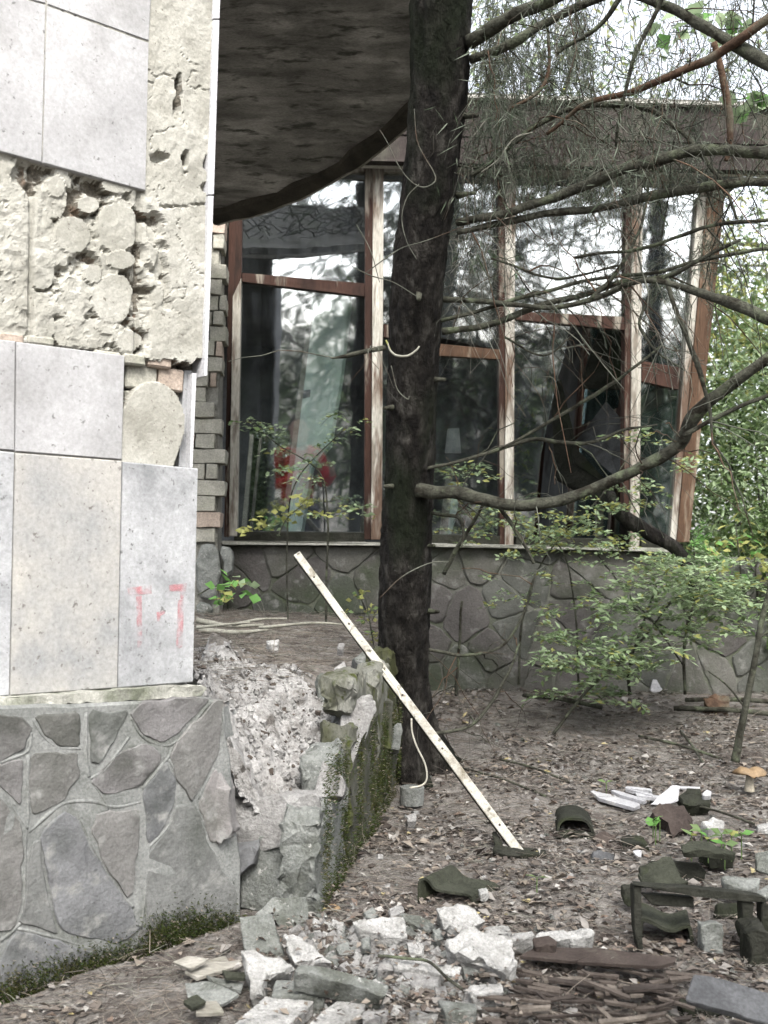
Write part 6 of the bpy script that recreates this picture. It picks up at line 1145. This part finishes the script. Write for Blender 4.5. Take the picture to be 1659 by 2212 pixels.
# ---- the photographer: stands behind the camera and shows in the first window only as a reflection
def skinobj(name, verts, edges, radii, m, parent, sub=2):
    me = bpy.data.meshes.new(name); me.from_pydata([tuple(map(float, q)) for q in verts], edges, []); o = bpy.data.objects.new(name, me); C.objects.link(o)
    sk = o.modifiers.new('skin', 'SKIN'); sk.use_smooth_shade = True; dat = me.skin_vertices[0].data
    for i, r in enumerate(radii): dat[i].radius = (r, r) if not isinstance(r, tuple) else r
    dat[0].use_root = True; sb = o.modifiers.new('sub', 'SUBSURF'); sb.levels = sub; sb.render_levels = sub
    me.materials.append(m); o.parent = parent
    if parent is not None and parent.type == 'EMPTY': o.matrix_parent_inverse = Matrix.Translation(-parent.location)
    return o
PX, PY = -.11, -.44; gz0 = gz(PX, PY)
per = thing('person', (PX, PY, gz0), 'person in red jacket and dark trousers holding a phone, mirrored in the first window', 'person')
def chain(*sets):
    V, E, R = [], [], []; idx = {}
    for pts in sets:
        prev = None
        for key, co, r in pts:
            if key not in idx: idx[key] = len(V); V.append(co); R.append(r)
            if prev is not None and (prev, idx[key]) not in E: E.append((prev, idx[key]))
            prev = idx[key]
    return V, E, R
def B(x, y, z): return (PX+x, PY+y, gz0+z)
spine = [('pelvis', B(0, 0, .95), (.15, .11)), ('waist', B(0, .0, 1.10), (.14, .10)), ('chest', B(0, .01, 1.30), (.165, .115)), ('collar', B(0, .0, 1.46), (.10, .08)), ('neck', B(0, .02, 1.53), .055), ('jaw', B(0, .06, 1.60), .075), ('head', B(0, .05, 1.69), .092), ('crown', B(0, .035, 1.76), .065)]
def arm(s):
    hx = PX*-1+(.035 if s > 0 else -.035)
    a = [('collar', None, 0), ('sh%d' % s, B(.19*s, 0, 1.43), .062), ('el%d' % s, B(.235*s, .06, 1.15), .046), ('wr%d' % s, (hx+.03*s, -.13, 1.33), .03), ('pa%d' % s, (hx+.016*s, -.10, 1.375), .028)]
    fing = []
    for k in range(4): fing.append([('pa%d' % s, None, 0), ('f%d%d' % (s, k), (hx+.012*s, -.075, 1.352+.02*k), .010), ('g%d%d' % (s, k), (hx-.012*s, -.068, 1.356+.02*k), .009)])
    fing.append([('pa%d' % s, None, 0), ('t%d' % s, (hx+.004*s, -.112, 1.40), .010), ('u%d' % s, (hx-.012*s, -.104, 1.415), .009)])
    return a, fing
def leg(s): return [('pelvis', None, 0), ('hip%d' % s, B(.10*s, 0, .88), .095), ('kn%d' % s, B(.12*s, .03, .49), .062), ('an%d' % s, B(.13*s, 0, .09), .042), ('to%d' % s, B(.15*s, .15, .04), .035)]
a1, f1 = arm(1); a2, f2 = arm(-1)
V, E, R = chain(spine, a1, a2, leg(1), leg(-1), *f1, *f2); body = skinobj('body', V, E, R, M['skin'], per)
grow_ = lambda pts, d: [(k, c, (tuple(q+d for q in r) if isinstance(r, tuple) else (r+d if r else 0))) for k, c, r in pts]
V, E, R = chain(grow_(spine[:4], .022), grow_(a1[:4], .016), grow_(a2[:4], .016)); skinobj('jacket', V, E, R, M['red_jacket'], per)
V, E, R = chain([('pelvis', B(0, 0, .96), (.168, .126))], grow_(leg(1)[:4], .018), grow_(leg(-1)[:4], .018)); skinobj('trousers', V, E, R, M['trousers'], per)
V, E, R = chain([('z', B(0, -.03, 1.64), .075), ('a', B(0, .0, 1.71), .098), ('b', B(0, .04, 1.765), .096), ('c', B(0, .105, 1.765), .06)]); skinobj('hair', V, E, R, M['hair'], per)
V, E, R = chain([('a', B(0, .135, 1.665), .016), ('b', B(0, .15, 1.645), .018)]); skinobj('nose', V, E, R, M['skin'], per, 1)
for s in (-1, 1):
    V, E, R = chain([('a', B(.09*s, .04, 1.69), .016), ('b', B(.092*s, .035, 1.655), .014)]); skinobj('ear', V, E, R, M['skin'], per, 1)
    V, E, R = chain([('a', B(.034*s, .128, 1.69), .011), ('b', B(.036*s, .13, 1.69), .011)]); skinobj('eye', V, E, R, M['black'], per, 1)
    V, E, R = chain([('a', B(.13*s, -.02, .06), .05), ('b', B(.14*s, .08, .05), .048), ('c', B(.15*s, .17, .04), .042)]); skinobj('shoe', V, E, R, M['black'], per)
v, f = boxgeo((0.0, -.082, 1.385), (.037, 0, 0), (0, .005, 0), (0, 0, .075)); single(mesh('smartphone', v, f, M['black']), 'dark smartphone held upright in both hands by the person in red', 'phone')

# ============================================================ LITTER, RUBBLE CRUMBS, MOSS
def wedge(n, y0, y1, xl, xr):
    y = rng.uniform(y0, y1, n); x = y*rng.uniform(xl, xr, n); return x, y
def clear(x, y): return ((x-K1[0])*kn[0]+(y-K1[1])*kn[1] > .0) | (y < 2.28)
def clear2(x, y): return clear(x, y) & ((((x-W0[0])*wn[0]+(y-W0[1])*wn[1]) > .04) | (x > -.1)) & ((((x-s0p[0])*fh[0]+(y-s0p[1])*fh[1]) > -.02) | (x > 1.9))
x, y = wedge(48000, 1.75, 4.95, -.40, .80); k = clear2(x, y) & (fbm(x*3.5, y*3.5, 0, 3, 91)+rng.normal(size=len(x))*.35 > -.38); x, y = x[k], y[k]; n = len(x)
c = np.stack([x, y, gsurf(x, y)+rng.uniform(.002, .012, n)], 1); nn = rdir(n)*.45+UP; dd = rdir(n, .15); ll = rng.uniform(.007, .024, n)+.022*rng.random(n)**5
o = leafmesh('leaf_litter', c, dd, nn, ll, ll*rng.uniform(.35, .7, n), M['litter'], None, 'stuff', fold=.3, probs=[.31, .22, .19, .14, .06, .015, .065]); o['label'] = 'dry brown leaf litter covering the ground'
x, y = wedge(38000, 1.75, 4.9, -.40, .80); k = clear2(x, y); x, y = x[k], y[k]; n = len(x)
d_ = rdir(n, .12); o = strands('needle_litter', curve_strands(np.stack([x, y, gsurf(x, y)+rng.uniform(.002, .014, n)], 1), d_, rng.uniform(.02, .09, n), 3, .05, .12), rng.uniform(.0005, .0011, n), [M['litter'][0], M['litter'][2], M['litter'][3], M['twig_pale']], None, 'stuff', rng.choice(4, n, p=[.4, .25, .2, .15])); o['label'] = 'fallen needles and thin twigs on the ground'
n0 = 9000; x = rng.uniform(-.95, .15, n0); y = rng.uniform(2.6, 4.55, n0); k = ((x-K1[0])*kn[0]+(y-K1[1])*kn[1] < -.05) & (bedz(x, y) > 1.055); x, y = x[k], y[k]; n = len(x)
o = strands('bed_needles', curve_strands(np.stack([x, y, bedz(x, y)+rng.uniform(.004, .02, n)], 1), rdir(n, .12), rng.uniform(.02, .10, n), 3, .05, .12), rng.uniform(.0005, .0012, n), [M['litter'][0], M['litter'][2], M['litter'][3], M['twig_pale']], None, 'stuff', rng.choice(4, n, p=[.4, .25, .15, .2])); o['label'] = 'brown needles strewn over the raised bed'
_hp = Z5([(rng.uniform(230, 1650), rng.uniform(560, 1080)) for _ in range(700)]); hp = np.array([onground(a, b, rng.uniform(.005, .055)) for a, b in _hp]); n = len(hp)
o = leafmesh('heap_leaves', hp, rdir(n, .2), rdir(n)*.5+UP, rng.uniform(.008, .024, n), rng.uniform(.005, .012, n), M['litter'], None, 'stuff', fold=.3, probs=[.31, .22, .19, .14, .06, .015, .065]); o['label'] = 'dry leaves caught among the slabs of the heap'
def crumbs(name, pos, size, mats, probs, label):
    n = len(pos); base_ = np.array([[sx, sy, sz] for sx in (-1, 1) for sy in (-1, 1) for sz in (-1, 1)], float); fc = np.array([[0, 1, 3, 2], [4, 6, 7, 5], [0, 4, 5, 1], [2, 3, 7, 6], [0, 2, 6, 4], [1, 5, 7, 3]])
    A = rng.normal(size=(n, 3, 3)); Q, _ = np.linalg.qr(A); sc = size[:, None]*rng.uniform(.35, 1, (n, 3)); loc = base_[None]*rng.uniform(.55, 1, (n, 8, 3))*sc[:, None, :]
    V = np.einsum('nij,nkj->nki', Q, loc)+pos[:, None, :]; Fq = (fc[None]+(np.arange(n)*8)[:, None, None]).reshape(-1, 4); mi = np.repeat(rng.choice(len(mats), n, p=probs), 6)
    o = mesh(name, V.reshape(-1, 3), Fq, mats, None, mi=mi, kind='stuff'); o['label'] = label; return o
n0 = 7000; x = rng.uniform(-.62, .1, n0); y = rng.uniform(2.28, 3.15, n0); k = ((x-K1[0])*kn[0]+(y-K1[1])*kn[1] < -.06) & ((x-W0[0])*wn[0]+(y-W0[1])*wn[1] < .0) & (bedz(x, y) < 1.13+rng.normal(size=n0)*.02); x, y = x[k], y[k]; n = len(x)
crumbs('rubble_crumbs', np.stack([x, y, bedz(x, y)+fbm(x*16, y*16, 0, 4, 61)*.018], 1), .002+.011*rng.random(n)**3.0, [M['rubstone'], M['rubble'], M['concrete_white'], M['strip'][1]], [.4, .3, .2, .1], 'pale rubble crumbs spilling out of the broken bed')
cx = np.array([Z5([q])[0] for q in ((620,760),(720,720),(800,760),(900,800),(1000,860),(1150,900),(1250,760),(1400,760),(1500,880),(850,860),(700,1000),(1000,960),(1250,950),(1450,980),(1100,700))]); pk = rng.integers(0, len(cx), 1500)
ps = np.array([onground(a, b) for a, b in cx[pk]+rng.normal(size=(1500, 2))*np.array([34, 20])]); ps[:, 2] = gsurf(ps[:, 0], ps[:, 1])+.004
crumbs('rubble_crumbs', ps, .003+.017*rng.random(1500)**2.6, [M['rubstone'], M['concrete_white'], M['concrete_grey'], M['strip'][1]], [.4, .3, .2, .1], 'white plaster crumbs lying among the slabs of the heap')
x, y = wedge(900, 1.9, 4.2, -.1, .42); k = clear2(x, y); x, y = x[k], y[k]; n = len(x)
crumbs('ground_crumbs', np.stack([x, y, gsurf(x, y)+.003], 1), .003+.010*rng.random(n)**2.5, [M['rubstone'], M['concrete_grey'], M['strip'][0], M['litter'][3]], [.25, .2, .3, .25], 'scattered small stones and cones on the ground')
# moss at the foot of the plinth and on the retaining wall
def mossat(pts, nrm, n_each, sx, sy, label):
    c = []
    for p in pts:
        for _ in range(n_each): c.append(p+sx*rng.normal()*.028+sy*rng.normal()*.02)
    c = np.array(c); n = len(c); o = leafmesh('moss', c-nrm*.002, rdir(n)*.7+nrm*.9+np.array([0, 0, .2]), rdir(n), rng.uniform(.004, .011, n), rng.uniform(.0012, .003, n), [M['moss'], M['leaf_d'], M['litter'][2]], None, 'stuff', probs=[.82, .1, .08]); o['label'] = label
mossat([wp(x, y, PO+.003) for x, y in ((350,2015),(380,2025),(410,2010),(440,2005),(470,2010),(495,2020),(360,2045),(400,2050),(440,2045),(480,2045),(330,2060),(260,2080),(280,2100),(250,2110),(30,2150),(70,2140),(110,2125),(150,2120),(180,2110),(20,2180),(60,2175),(110,2165),(200,2105),(5,2165),(230,2095),(150,2150))], wn, 900, wu, UP*1.15, 'dark green moss at the plinth foot')
mossat([K1+kd*t+kn*.03+np.array([0, 0, z-K1[2]]) for t in np.arange(.05, 1.1, .09) for z in (.58, .66, .78, .9) if rng.random() < .7], kn, 420, kd, UP*1.8, 'moss streaks on the side of the raised bed wall')
